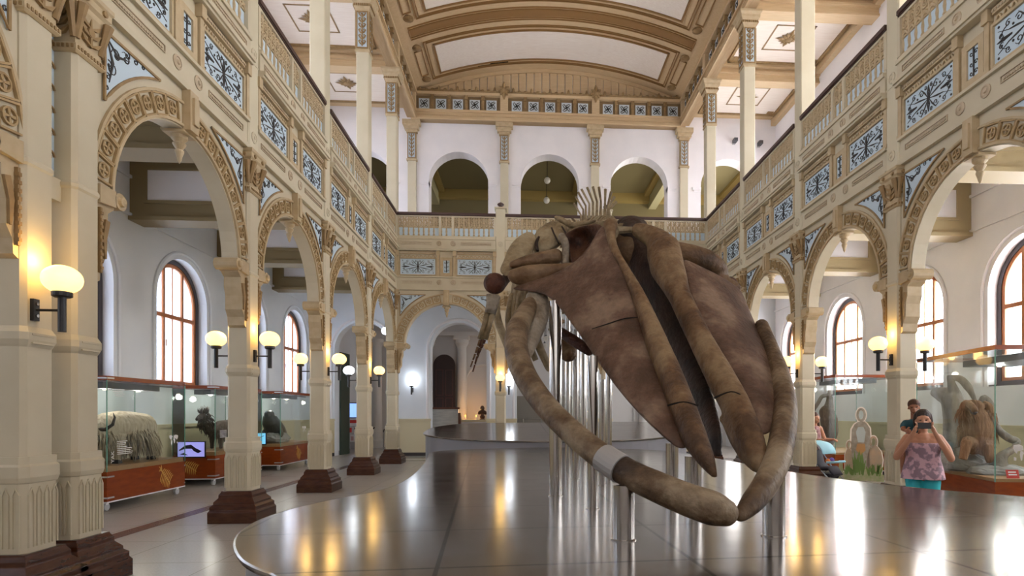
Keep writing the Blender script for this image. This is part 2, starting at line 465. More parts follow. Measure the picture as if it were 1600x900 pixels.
# dado at the end wall, between the openings
xs = [XW0] + [v for uc, r, _, _ in LOW for v in (uc - r, uc + r)] + [XW1]
mb = MB(); mb2 = MB()
for i in range(0, len(xs), 2):
    mb.box(xs[i], xs[i + 1], YE - .03, YE, .12, 1.3); mb.box(xs[i] - .02, xs[i + 1] + .02, YE - .08, YE, 1.3, 1.38)
    mb2.box(xs[i], xs[i + 1], YE - .05, YE, 0, .12)
trim(mb, dado); struct(mb2.build('baseboard_back', mat('dark_base', '3a3636', .4)))
# lower room behind
struct(MB().box(XW0, XW1, 28.2, 28.4, 0, 6.8).build('wall_far', mat('grey_plaster', 'cfcdcb', .7)))
struct(MB().box(XW0, XW1, YE + .5, 28.4, 6.8, 6.95).build('ceiling', wallw))
# pilasters and shallow niches of the far room
mb = MB()
for x in (-4.55, -3.0, -1.1, 2.2, 3.4, 5.6, 8.2, -6.9):
    mb.lathe((x, 28.1, 0), [(.30, 0), (.30, .3), (.24, .4), (.21, 4.6), (.23, 4.7), (.32, 4.85), (.32, 5.0)], 20)
    mb.box(x - .35, x + .35, 27.8, 28.2, 5.0, 5.2)
for z in (5.2, 5.9): mb.box(XW0, XW1, 27.95, 28.2, z, z + .18)
trim(mb, mat('grey_plaster_moulding', 'd8d6d2', .6))
mb = MB()
for x in (-2.05, 4.4):
    mb.tube([(p[0], 28.17, p[1]) for p in arc(x, 3.1, .75, 0, PI, 22)], .05, 6)
    for e in (-.75, .75): mb.tube([(x + e, 28.17, 1.2), (x + e, 28.17, 3.1)], .05, 6)
trim(mb, mat('grey_plaster_moulding', 'd8d6d2', .6))
# dark arched door in the far room
d = MB().poly([(-.5, 0), (.5, 0)] + arc(0, 2.9, .5, 0, PI, 16), -.06, .06).build('door_1', mat('dark_door', '2a1712', .35)); struct(d)
d.location = (-3.78, 27.9, .9); mb = MB()
for x in (-.22, .22):
    mb.frame(x - .17, x + .17, .2, 1.4, .03, -.08, -.05); mb.frame(x - .17, x + .17, 1.5, 2.7, .03, -.08, -.05)
mb.build('door_panel', mat('door_panel_wood', '4a2018', .35), d)
MBd = MB().box(-4.35, -3.2, 27.75, 28.1, 0, .9); trim(MBd, wallw)
# stepped side of the far stair: pale stone wall with a wooden rail
trim(MB().box(-4.0, -2.75, 24.4, 24.6, 0, 1.75), mat('veined_pale_stone', 'd3d2cc', .3, hex2='b9bab5', scale=3, stretch=(1, 1, 6)))
trim(MB().box(-4.0, -2.7, 24.35, 24.65, 1.75, 1.82).box(-2.75, -2.65, 24.35, 24.65, 0, 1.6), mat('rail_brown', '6a3a24', .4))
# upper room behind, ochre
struct(MB().box(XW0, XW1, 28.2, 28.4, 6.95, 12.2).build('wall_far', olive_wall))
struct(MB().box(XW0, XW1, YE + .6, 28.4, 12.0, 12.2).build('ceiling', olive_wall))
ochre_tr = mat('ochre_moulding', 'a08a50', .7)
mb = MB().box(XW0, XW1, 27.9, 28.2, 11.6, 12.0)
for i in range(5):
    xa = [XW0] + BX; xb = BX + [XW1]
    a, b = xa[i] + .2, xb[i] - .2
    mb.box(a, a + .25, YE + .6, 28, 11.85, 12); mb.box(b - .25, b, YE + .6, 28, 11.85, 12)
trim(mb, ochre_tr)
mb = MB()
for x in BX: mb.box(x - .18, x + .18, YE + .6, 28.2, 11.35, 12)
trim(mb, mat('pale_ochre_beam', 'b7b08a', .7))
struct(MB().box(XW0 - .3, XW0, YE + .5, 28.4, 0, 12.2).build('wall_far_left', wallw)); struct(MB().box(XW1, XW1 + .3, YE + .5, 28.4, 0, 12.2).build('wall_far_right', wallw))

# ------------------------------------------------------------------ gallery floors (ceiling of the aisles) and their beams
def slab(x0, x1, y0, y1):
    struct(MB().box(x0, x1, y0, y1, 6.8, 7.0).build('ceiling', wallw))
slab(XW0, CL - .1, YN, YE); slab(CR + .1, XW1, YN, YE); slab(CL - .1, CR + .1, 19.3, YE)
for side, (xa, xb) in enumerate(((XW0, CL - .16), (CR + .16, XW1))):
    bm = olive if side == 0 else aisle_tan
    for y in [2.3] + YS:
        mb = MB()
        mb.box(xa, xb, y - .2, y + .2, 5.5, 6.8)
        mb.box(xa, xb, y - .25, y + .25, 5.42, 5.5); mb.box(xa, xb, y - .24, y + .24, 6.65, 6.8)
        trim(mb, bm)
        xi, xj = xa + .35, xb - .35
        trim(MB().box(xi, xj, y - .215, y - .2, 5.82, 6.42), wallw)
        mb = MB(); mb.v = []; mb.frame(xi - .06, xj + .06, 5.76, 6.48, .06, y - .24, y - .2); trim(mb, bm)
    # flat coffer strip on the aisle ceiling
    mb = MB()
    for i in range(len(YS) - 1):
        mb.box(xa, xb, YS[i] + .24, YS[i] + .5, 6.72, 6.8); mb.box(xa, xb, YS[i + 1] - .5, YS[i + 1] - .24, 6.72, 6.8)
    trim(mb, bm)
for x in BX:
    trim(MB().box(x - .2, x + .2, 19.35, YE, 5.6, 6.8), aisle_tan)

# ------------------------------------------------------------------ upper gallery ceilings
YBM = [2.3] + YS[:]
YB2 = [2.3] + YS + [YE]
def rosette(mb, cx, cy, z, s):
    for k in range(12):
        a = k * PI / 6; l_ = s * (1 if k % 3 == 0 else .72)
        ca, sa = math.cos(a), math.sin(a); px_, py_ = -sa, ca
        mb.add([(cx, cy, z - .03), (cx + ca * l_ * .55 + px_ * s * .16, cy + sa * l_ * .55 + py_ * s * .16, z - .03), (cx + ca * l_, cy + sa * l_, z - .01),
                (cx + ca * l_ * .55 - px_ * s * .16, cy + sa * l_ * .55 - py_ * s * .16, z - .03), (cx + ca * l_ * .5, cy + sa * l_ * .5, z - .07)],
               [(0, 1, 4), (1, 2, 4), (2, 3, 4), (3, 0, 4)])
    mb.ell((cx, cy, z - .03), (s * .3, s * .3, .05), 12, 6)
for side, (xa, xb) in enumerate(((XW0, CL - .18), (CR + .18, XW1))):
    struct(MB().box(xa, xb, YN, YE, 12.95, 13.1).build('ceiling', vaultm))
    cx = (xa + xb) / 2
    mbw = MB(); mbf = MB(); mbr = MB(); mbb = MB()
    for i in range(len(YB2) - 1):
        y0, y1 = YB2[i] + .3, YB2[i + 1] - .3; cy = (y0 + y1) / 2
        mbw.box(xa + .35, xb - .3, y0 + .15, y1 - .15, 12.93, 12.95)
        # frame mouldings
        for (a, b, c, d_) in ((xa + .28, xb - .23, y0 + .08, y0 + .16), (xa + .28, xb - .23, y1 - .16, y1 - .08), (xa + .28, xa + .36, y0 + .1, y1 - .1), (xb - .31, xb - .23, y0 + .1, y1 - .1)):
            mbf.box(a, b, c, d_, 12.88, 12.95)
        for ex, ey in ((xa + .36, y0 + .16), (xa + .36, y1 - .36), (xb - .56, y0 + .16), (xb - .56, y1 - .36)): mbf.box(ex, ex + .22, ey, ey + .2, 12.90, 12.95)
        for (a, b, c, d_) in ((cx - .6, cx + .6, cy - .6, cy - .56), (cx - .6, cx + .6, cy + .56, cy + .6), (cx - .6, cx - .56, cy - .6, cy + .6), (cx + .56, cx + .6, cy - .6, cy + .6)):
            mbr.box(a, b, c, d_, 12.915, 12.93)
        rosette(mbr, cx, cy, 12.93, .42)
        y = YB2[i + 1]
        if i < len(YB2) - 2:
            mbb.box(xa, xb, y - .16, y + .16, 12.5, 12.95); mbb.box(xa, xb, y - .24, y + .24, 12.66, 12.74); mbb.box(xa, xb, y - .2, y + .2, 12.44, 12.5)
            mbb.box(xa, xb, y - .3, y + .3, 12.86, 12.95)
    s_ = 1 if side == 0 else -1
    xe = xa if side == 0 else xb
    mbb.box(xe, xe + .18 * s_, YN, YE, 12.7, 12.95)
    trim(mbw, ceilw); trim(mbf, tan_dk); trim(mbr, tan_dk); trim(mbb, vaultm)

# ------------------------------------------------------------------ nave vault
HS = (XR - XL) / 2 - .02; ZV0 = 13.5; RISE = 1.0
RV = (HS * HS + RISE * RISE) / (2 * RISE)
def zv(x): return ZV0 + RISE - RV + math.sqrt(RV * RV - (x - XC) ** 2)
def vstrip(mb, x0, x1, y0, y1, d0, d1, n=None):
    """curved board following the vault: between depths d0 and d1 below it"""
    n = n or max(1, int(abs(x1 - x0) / .3) + 1); vs = []; fs = []
    for i in range(n + 1):
        x = x0 + (x1 - x0) * i / n; z = zv(max(XC - HS, min(XC + HS, x)))
        vs += [(x, y0, z - d0), (x, y1, z - d0), (x, y1, z - d1), (x, y0, z - d1)]
    for i in range(n):
        a = i * 4; b = a + 4
        for j in range(4):
            k_ = (j + 1) % 4; fs.append((a + j, b + j, b + k_, a + k_))
    fs += [(0, 1, 2, 3), (n * 4 + 3, n * 4 + 2, n * 4 + 1, n * 4)]
    return mb.add(vs, fs)
struct(vstrip(MB(), XC - HS - .05, XC + HS + .05, YN, YE, -.15, 0, 40).build('ceiling', vaultm))
mbp = MB(); mbl = MB(); mbr = MB()
for i in range(len(YB2) - 1):
    cy = (YB2[i] + YB2[i + 1]) / 2
    vstrip(mbp, XC - 3.93, XC + 3.93, cy - .78, cy + .78, -.01, .02)
    def rect(hx, hy, w_, d=.035):
        vstrip(mbl, XC - hx, XC + hx, cy - hy, cy - hy + w_, 0, d); vstrip(mbl, XC - hx, XC + hx, cy + hy - w_, cy + hy, 0, d)
        for e in (-1, 1): vstrip(mbl, XC + e * hx, XC + e * (hx - w_), cy - hy, cy + hy, 0, d)
    rect(3.99, .84, .05, .05); rect(4.28, 1.08, .03); rect(4.2, 1.0, .02)
    for e in (-1, 1):
        a, b = XC + e * 4.36, XC + e * 4.62
        lo, hi = min(a, b), max(a, b)
        vstrip(mbl, lo, hi, cy - .72, cy - .69, 0, .035); vstrip(mbl, lo, hi, cy + .69, cy + .72, 0, .035)
        vstrip(mbl, lo, lo + .03, cy - .72, cy + .72, 0, .035); vstrip(mbl, hi - .03, hi, cy - .72, cy + .72, 0, .035)
        for f_ in (-1, 1):
            xx = XC + e * 4.49; yy = cy + f_ * .92
            mbr.lathe((xx, yy, zv(xx) - .06), [(.16, .05), (.16, .0), (.12, -.01), (.07, -.03), (.02, -.04)], 14)
for y in YS[0:] :
    for e in (-.3, -.2, .18, .28): vstrip(mbl, XC - 4.6, XC + 4.6, y + e - .015, y + e + .015, 0, .035)
    for e in (-1, 1): vstrip(mbl, XC + e * 4.6, XC + e * 4.57, y - .3, y + .3, 0, .035)
    vstrip(mbl, XC - 4.62, XC + 4.62, y - .14, y + .14, 0, .01)
trim(mbp, ceilw); trim(mbl, vaultln); trim(mbr, tan_dk)
# open crack between the boards near the end wall
trim(vstrip(vstrip(MB(), -1.75, -1.3, 21.82, 21.86, 0, .012), -1.3, -.65, 21.78, 21.815, 0, .012), mat('dark_crack', '1c130c', .9))
# boarded tympanum above the end frieze
mb = MB()
n = 34
for i in range(n):
    x0 = XC - HS + 2 * HS * i / n; x1 = x0 + 2 * HS / n - .02
    mb.add([(x0, YE - .1, 13.3), (x1, YE - .1, 13.3), (x1, YE - .1, zv(x1)), (x0, YE - .1, zv(x0)), (x0, YE, 13.3), (x1, YE, 13.3), (x1, YE, zv(x1)), (x0, YE, zv(x0))],
           [(0, 1, 2, 3), (4, 7, 6, 5), (0, 3, 7, 4), (1, 5, 6, 2)])
trim(mb, vaultm)
mb = MB(); vstrip(mb, XC - HS, XC + HS, YE - .16, YE - .02, 0, .12, 40); trim(mb, vaultm)

struct(MB().box(XW0 - .5, XW1 + .5, YN - .3, YN, 0, 15).build('wall_front', wallw))
# ------------------------------------------------------------------ columns (origin on the floor at the centre; nave side is local -y)
def leaf_panel(mb, x0, x1, z0, z1, y0, y1):
    """raised acanthus-like carving on a flat face"""
    cx = (x0 + x1) / 2; w = (x1 - x0) / 2; h = z1 - z0
    mb.stroke([(cx, z0), (cx, z1)], [.03, .015], y0, y1)
    for e in (-1, 1):
        for k in range(3):
            zz = z0 + h * (.05 + .3 * k)
            mb.stroke([(cx + e * .01, zz), (cx + e * w * .55, zz + h * .1), (cx + e * w * .9, zz + h * .28)], [.012, .035, .006], y0, y1)
    mb.poly(arc(cx, z0 + h * .5, min(w, h) * .3, 0, 2 * PI * 7 / 8, 7), y0 - .004, y1)
def make_column():
    t = thing('column', 'square cream column', 'column')
    ped = MB().sq(0, 0, [(.345, 0), (.345, .16), (.325, .19), (.325, .24), (.29, .27), (.29, .30), (.24, .36), (.24, .40), (.215, .44), (.215, .455)])
    bevel(ped.build('pedestal', wood, t), .006)
    fl_ = MB().octa(0, 0, [(.185, .455), (.185, 1.02), (.195, 1.03), (.205, 1.07), (.205, 1.16), (.19, 1.18), (.19, 1.24)], .25)
    for f_ in range(4):
        M = Matrix.Rotation(f_ * PI / 2, 4, 'Z')
        for x in (-.12, -.04, .04, .12):
            q = MB().stroke([(x - .024, .5), (x - .024, .93), (x, .985), (x + .024, .93), (x + .024, .5)], .012, -.197, -.18).xf(M)
            fl_.add(q.v, q.f)
    fl_.build('fluted_base', cream, t)
    sh = MB().octa(0, 0, [(.16, 1.24), (.16, 2.14), (.17, 2.16), (.185, 2.2), (.185, 2.26), (.16, 2.31), (.16, 3.63), (.172, 3.65), (.172, 3.68), (.16, 3.70), (.16, 4.87)], .22)
    for z in (2.17, 2.24, 1.12): sh.box(-.11, .11, -.192, -.17, z, z + .012)
    sh.build('shaft', cream, t)
    cp = MB().sq(0, 0, [(.17, 4.86), (.19, 4.88), (.19, 4.93), (.165, 4.95), (.165, 5.0), (.175, 5.2), (.2, 5.28), (.2, 5.33), (.225, 5.36), (.225, 5.42), (.24, 5.44), (.24, 5.48)])
    cp.build('capital', tan, t)
    lf = MB()
    for f_ in range(4):
        q = MB(); leaf_panel(q, -.14, .14, 5.0, 5.27, -.195, -.165)
        for x in (-.15, .15): q.tube([(x, -.165, 5.0), (x * 1.05, -.2, 5.15), (x * 1.1, -.235, 5.3)], [.03, .03, .045], 6)
        for k in range(9): q.box(-.17 + k * .04, -.15 + k * .04, -.2, -.18, 4.89, 4.92)
        for x in (-.12, .12): q.lathe((x, -.2, 5.39), [(.03, -.01), (.03, -.045), (.01, -.05)], 8, 'y')
        q.xf(Matrix.Rotation(f_ * PI / 2, 4, 'Z')); lf.add(q.v, q.f)
    lf.build('capital_carving', tan_dk, t)
    up = MB().octa(0, 0, [(.158, 5.48), (.158, 10.95)], .12)
    up.box(-.165, .165, -.165, .165, 6.82, 6.84)
    up.build('gallery_post', cream_lt, t)
    md = MB()
    for z in (5.72, 6.97):
        md.lathe((0, -.158, z), [(.085, 0), (.085, -.012), (.06, -.02), (.055, -.012), (.03, -.012), (.02, -.025), (.001, -.027)], 16, 'y')
    md.build('medallion', cream, t)
    uc = MB().sq(0, 0, [(.17, 10.94), (.185, 10.96), (.185, 11.0), (.17, 11.02), (.17, 12.0), (.185, 12.05), (.21, 12.1), (.21, 12.16), (.26, 12.24), (.26, 12.3), (.3, 12.36), (.3, 12.42)])
    uc.build('gallery_capital', tan, t)
    bl = MB(); cv = MB(); dn = MB()
    for f_ in range(4):
        M = Matrix.Rotation(f_ * PI / 2, 4, 'Z')
        q = MB().box(-.12, .12, -.178, -.17, 11.06, 11.96).xf(M); bl.add(q.v, q.f)
        q = MB().frame(-.15, .15, 11.03, 11.99, .03, -.19, -.17)
        q.stroke([(0, 11.08), (0, 11.94)], .03, -.2, -.178)
        for k in range(6):
            z = 11.12 + k * .145
            for e in (-1, 1):
                q.stroke([(0, z), (e * .05, z + .03), (e * .085, z + .09), (e * .05, z + .12), (e * .03, z + .09)], [.02, .03, .03, .02, .01], -.196, -.178)
            q.poly(arc(0, z + .06, .03, 0, 2 * PI * 7 / 8, 7), -.206, -.178)
        q.xf(M); cv.add(q.v, q.f)
        q = MB()
        for k in range(8): q.box(-.2 + k * .053, -.17 + k * .053, -.235, -.2, 12.11, 12.16)
        q.xf(M); cv.add(q.v, q.f)
    bl.build('capital_inlay', blue, t); cv.build('gallery_capital_carving', tan_dk, t)
    return t
col0 = make_column(); used = [False]
def place_column(x, y, rz, label, grp='arcade columns'):
    if not used[0]:
        used[0] = True; col0.location = (x, y, 0); col0.rotation_euler = (0, 0, rz); col0['label'] = label; col0['group'] = grp; return col0
    return dup(col0, (x, y, 0), rz, label, grp)
NL = ['cream column at the left edge, front one of the coupled pair', 'cream column at left, rear one of the coupled pair beside the first tall arch']
place_column(CL, Y2, PI / 2, NL[0]); place_column(CL, YS[0], PI / 2, NL[1])
lab = ['cream left arcade column carrying two globe lamps, nearest single column', 'second single column of the left arcade, two globe lamps on its shaft',
       'third single column of the left arcade, just before the corner column']
for y, s in zip(YS[1:4], lab): place_column(CL, y, PI / 2, s)
place_column(CL, YS[4], 0, 'corner column where left arcade meets the back arcade')
for x, l_ in ((BX[1], 'back arcade column left of the whale, with a lit globe lamp'), (BX[2], 'back arcade column hidden behind the whale skull')):
    q = place_column(x, YS[4], 0, l_)
    for ch in [c for c in bpy.data.objects if c.parent == q]:
        if ch.name.startswith(('gallery_capital', 'capital_inlay')): bpy.data.objects.remove(ch)
        elif ch.name.startswith('gallery_post'):
            ch.data = ch.data.copy()
            for v in ch.data.vertices:
                if v.co.z > 9: v.co.z = 8.1
    MB().box(-.19, .19, -.19, .19, 8.1, 8.15).build('post_cap', cream_lt, q)
    MB().lathe((0, 0, 8.15), [(.07, 0), (.1, .03), (.07, .06), (.05, .08), (.1, .11), (.11, .14), (.08, .17), (.03, .2)], 14).build('finial', railm, q, smooth=True)
place_column(CR, YS[4], 0, 'corner column where right arcade meets the back arcade')
lab = ['cream right arcade column beside the woman in the pink top', 'right arcade column in front of the blue stroller', 'right arcade column half hidden behind the whale skull']
for y, s in zip(YS[1:4], lab): place_column(CR, y, -PI / 2, s)
place_column(CR, YS[0], -PI / 2, 'right arcade column beyond the right edge, nearest the entrance')

# pilasters against the end wall of the upper gallery
def make_pilaster():
    t = thing('pilaster', 'cream pilaster', 'pilaster')
    MB().box(-.15, .15, -.12, 0, 7.0, 10.98).build('shaft', cream_lt, t)
    MB().box(-.2, .2, -.16, 0, 12.0, 12.1).box(-.26, .26, -.22, 0, 12.1, 12.25).box(-.32, .32, -.28, 0, 12.25, 12.42).box(-.16, .16, -.14, 0, 10.95, 12.0).box(-.19, .19, -.16, 0, 10.95, 11.02).build('capital', tan, t)
    MB().box(-.12, .12, -.15, -.14, 11.05, 11.95).build('capital_inlay', blue, t)
    q = MB().frame(-.15, .15, 11.03, 11.98, .03, -.165, -.14).stroke([(0, 11.08), (0, 11.94)], .03, -.17, -.15)
    for k in range(6):
        z = 11.12 + k * .14
        for e in (-1, 1): q.stroke([(0, z), (e * .05, z + .03), (e * .085, z + .09), (e * .05, z + .12)], [.02, .03, .03, .01], -.166, -.15)
        q.poly(arc(0, z + .06, .03, 0, 2 * PI * 7 / 8, 7), -.176, -.15)
    q.build('capital_carving', tan_dk, t)
    return t
p0 = make_pilaster()
pl = ['cream pilaster in the left corner of the upper end wall', 'cream pilaster between left and middle upper arches', 'cream pilaster between middle and right upper arches', 'cream pilaster in the right corner of the upper end wall']
for i, x in enumerate(BX):
    if i == 0: p0.location = (x, YE, 0); p0['label'] = pl[0]; p0['group'] = 'end wall pilasters'
    else: dup(p0, (x, YE, 0), 0, pl[i], 'end wall pilasters')

# ------------------------------------------------------------------ arches (local origin: floor, middle of the bay, nave face at y=0)
def make_arch(L, name='arcade_arch'):
    t = thing(name, 'carved arch', 'arch')
    hw = L / 2 - .16; r = hw - .24; zc = 3.75; y0, y1 = .05, .27
    mb = MB(); n = 28
    def outer(a):
        c, s = math.cos(a), math.sin(a)
        k = min(hw / abs(c) if abs(c) > 1e-6 else 1e9, (ZB - zc) / s if s > 1e-6 else 1e9)
        return (k * c, zc + k * s)
    ang = sorted(set([PI * i / n for i in range(n + 1)] + [math.atan2(ZB - zc, hw), PI - math.atan2(ZB - zc, hw)]))
    for i in range(len(ang) - 1):
        a, b = ang[i], ang[i + 1]
        p = [(r * math.cos(a), zc + r * math.sin(a)), outer(a), outer(b), (r * math.cos(b), zc + r * math.sin(b))]
        mb.add([(q[0], y0, q[1]) for q in p] + [(q[0], y1, q[1]) for q in p],
               [(0, 1, 2, 3), (7, 6, 5, 4), (0, 3, 7, 4), (1, 5, 6, 2)])
    recalc(mb.build('arch_ring', cream, t))
    # raised archivolt and thin edge mouldings, both faces
    ed = MB()
    for rr in (r + .03, r + .30):
        ed.stroke(arc(0, zc, rr, .02, PI - .02, 30), .03, y0 - .03, y0)
    recalc(ed.build('arch_moulding', tan, t))
    nv = 8
    for s in (-1, 1):
        for k in range(nv):
            vo = MB()
            a0 = (.045 + k * .88 / nv) * PI / 2; a1 = a0 + .80 / nv * PI / 2
            ri, ro = r + .055, r + .275
            def q(rad, a): return (s * rad * math.cos(a), zc + rad * math.sin(a))
            lp = [q(ri, a0), q(ro, a0), q(ro, a1), q(ri, a1), q(ri, a0)]
            for j in range(4): vo.stroke([lp[j], lp[j + 1]], .018, y0 - .03, y0)
            am = (a0 + a1) / 2; c = q((ri + ro) / 2, am)
            vo.stroke(arc(c[0], c[1], .068, 0, 2 * PI, 12), .016, y0 - .025, y0)
            for j in range(4):
                b = am + j * PI / 2
                vo.stroke([c, (c[0] + s * .06 * math.cos(b), c[1] + .06 * math.sin(b))], [.012, .03], y0 - .02, y0)
            recalc(vo.build('voussoir_panel', vouss, t))
    # pendant
    pd = MB().box(-.09, .09, y0 - .1, y1 + .03, 5.0, ZB).frus(0, .13, 4.96, 5.0, .13, .11).box(-.05, .05, y0 - .13, y0 - .1, 5.08, 5.4)
    pd.lathe((0, .13, 0), [(.001, 4.62), (.022, 4.66), (.03, 4.70), (.05, 4.76), (.05, 4.78), (.035, 4.79), (.06, 4.83), (.075, 4.86), (.05, 4.88), (.09, 4.92), (.09, 4.96)], 14)
    recalc(pd.build('pendant', tan, t))
    # brackets
    for s in (-1, 1):
        b = MB()
        prof = [(hw, 2.85), (hw - .05, 2.88), (hw - .06, 3.0), (hw - .12, 3.1), (hw - .12, 3.3), (hw - .16, 3.42), (hw - .16, 3.56), (hw - .24, 3.62), (hw - .27, 3.75), (hw, 3.75)]
        b.poly([(s * p[0], p[1]) for p in prof], y0 - .01, y1 + .01)
        b.poly([(s * p[0], p[1]) for p in [(hw, 3.62), (hw - .22, 3.64), (hw - .22, 3.80), (hw, 3.80)]], y0 - .05, y1 + .04)
        b.lathe((s * (hw - .29), 0, 3.72), [(.085, y0 - .05), (.085, y1 + .05)], 14, 'y')
        b.lathe((s * (hw - .29), y0 - .05, 3.72), [(.05, 0), (.045, -.03), (.02, -.04)], 12, 'y')
        recalc(b.build('bracket', tan, t))
        c = MB(); c.stroke([(s * (hw - .03), 2.95), (s * (hw - .03), 3.58)], .025, y0 - .04, y0)
        for k in range(9): c.box(s * (hw - .015), s * (hw - .045), y0 - .05, y0, 2.98 + k * .066, 3.01 + k * .066)
        c.stroke([(s * (hw - .1), 3.1), (s * (hw - .09), 3.3), (s * (hw - .13), 3.48)], [.02, .05, .06], y0 - .035, y0)
        recalc(c.build('bracket_carving', tan_dk, t))
    # blue spandrel panels with scrollwork
    for s in (-1, 1):
        ro = r + .40; za = ZB - .15; xo = hw - .10
        pts = [(xo, za)]
        a1 = math.acos(min(1, xo / ro)); a2 = math.asin(min(1, (za - zc) / ro))
        ar = [(ro * math.cos(a), zc + ro * math.sin(a)) for a in [a1 + (a2 - a1) * i / 10 for i in range(11)]]
        pg = [(s * p[0], p[1]) for p in pts + ar[::-1]]
        f_ = recalc(MB().poly(pg, y0 - .012, y0).build('spandrel_panel', blue, t))
        g = MB(); lp = pg + [pg[0]]
        g.stroke(lp, .025, y0 - .03, y0 - .01)
        recalc(g.build('spandrel_frame', tan_dk, f_))
        g = MB(); cx, cz = xo - .17, za - .15
        for (dx, dz, a) in ((0, 0, 0), (-.14, .05, .5), (.07, -.17, 2.2)):
            g.stroke([(s * x, z) for x, z in spiral(cx + dx, cz + dz, .07, .01, a, 1.1, 12)], [.004 + .0012 * i for i in range(13)], y0 - .02, y0 - .01)
        g.stroke([(s * (xo - .02), za - .03), (s * (cx - .02), cz), (s * (cx - .2), cz + .06)], [.006, .035, .004], y0 - .02, y0 - .01)
        for q_, w_ in ((.30, .05), (.42, .035), (.54, .025)): g.stroke([(s * (xo + x), z) for x, z in spiral(-.07 + (q_ - .3) * .15, za - q_, w_, .006, 1.2, 1.1, 10)], .009, y0 - .02, y0 - .01)
        for q_, w_ in ((.33, .045), (.46, .035), (.58, .025)): g.stroke([(s * (xo - q_ + x), z) for x, z in spiral(0, za - .05 + (q_ - .33) * .1, w_, .006, 2.0, 1.1, 10)], .009, y0 - .02, y0 - .01)
        g.stroke([(s * (xo - .04), za - .05), (s * (cx + .05), cz - .1), (s * (cx + .1), cz - .32)], [.006, .035, .004], y0 - .02, y0 - .01)
        recalc(g.build('spandrel_scrollwork', iron, f_))
    return t

# ------------------------------------------------------------------ gallery front between posts
def scroll_panel(mb, cx, cz, w_, h_, y0, y1):
    W, H = w_ / 2, h_ / 2
    for sx_ in (-1, 1):
        for sz in (-1, 1):
            def m(p): return (cx + sx_ * p[0], cz + sz * p[1])
            S = lambda pts, wd: mb.stroke([m(p) for p in pts], wd, y0, y1)
            S([(.02, .01), (W * .35, H * .22), (W * .6, H * .32), (W * .92, H * .62)], [.006, .024, .009, .004])
            S([(W * .5, H * .02), (W * .75, H * .03), (W * .95, .0)], [.01, .035, .006])
            S([(.0, .02), (.02, H * .4), (.0, H * .85)], [.02, .025, .006])
            S([(.02, H * .1), (W * .16, H * .5), (W * .32, H * .88)], [.006, .02, .005])
            n = 14
            S(spiral(W * .30, H * .58, H * .26, .01, .4, 1.2, n), [.005 + .008 * i / n for i in range(n + 1)])
            S(spiral(W * .62, H * .70, H * .20, .008, 2.6, -1.2, n), [.005 + .008 * i / n for i in range(n + 1)])
            S(spiral(W * .82, H * .28, H * .18, .008, 3.6, 1.1, n), [.006 + .010 * i / n for i in range(n + 1)])
            S(spiral(W * .12, H * .75, H * .14, .008, 1.0, 1.1, n), [.006 + .010 * i / n for i in range(n + 1)])
            S(arc(W * .62, H * .1, H * .5, .2, 1.5, 8), .008)
            for q in ((W * .47, H * .45), (W * .9, H * .85)): mb.poly([m(p) for p in arc(q[0], q[1], .016, 0, 2 * PI * 5 / 6, 5)], y0, y1)
    mb.poly(arc(cx, cz, .035, 0, 2 * PI * 11 / 12, 11), y0, y1)
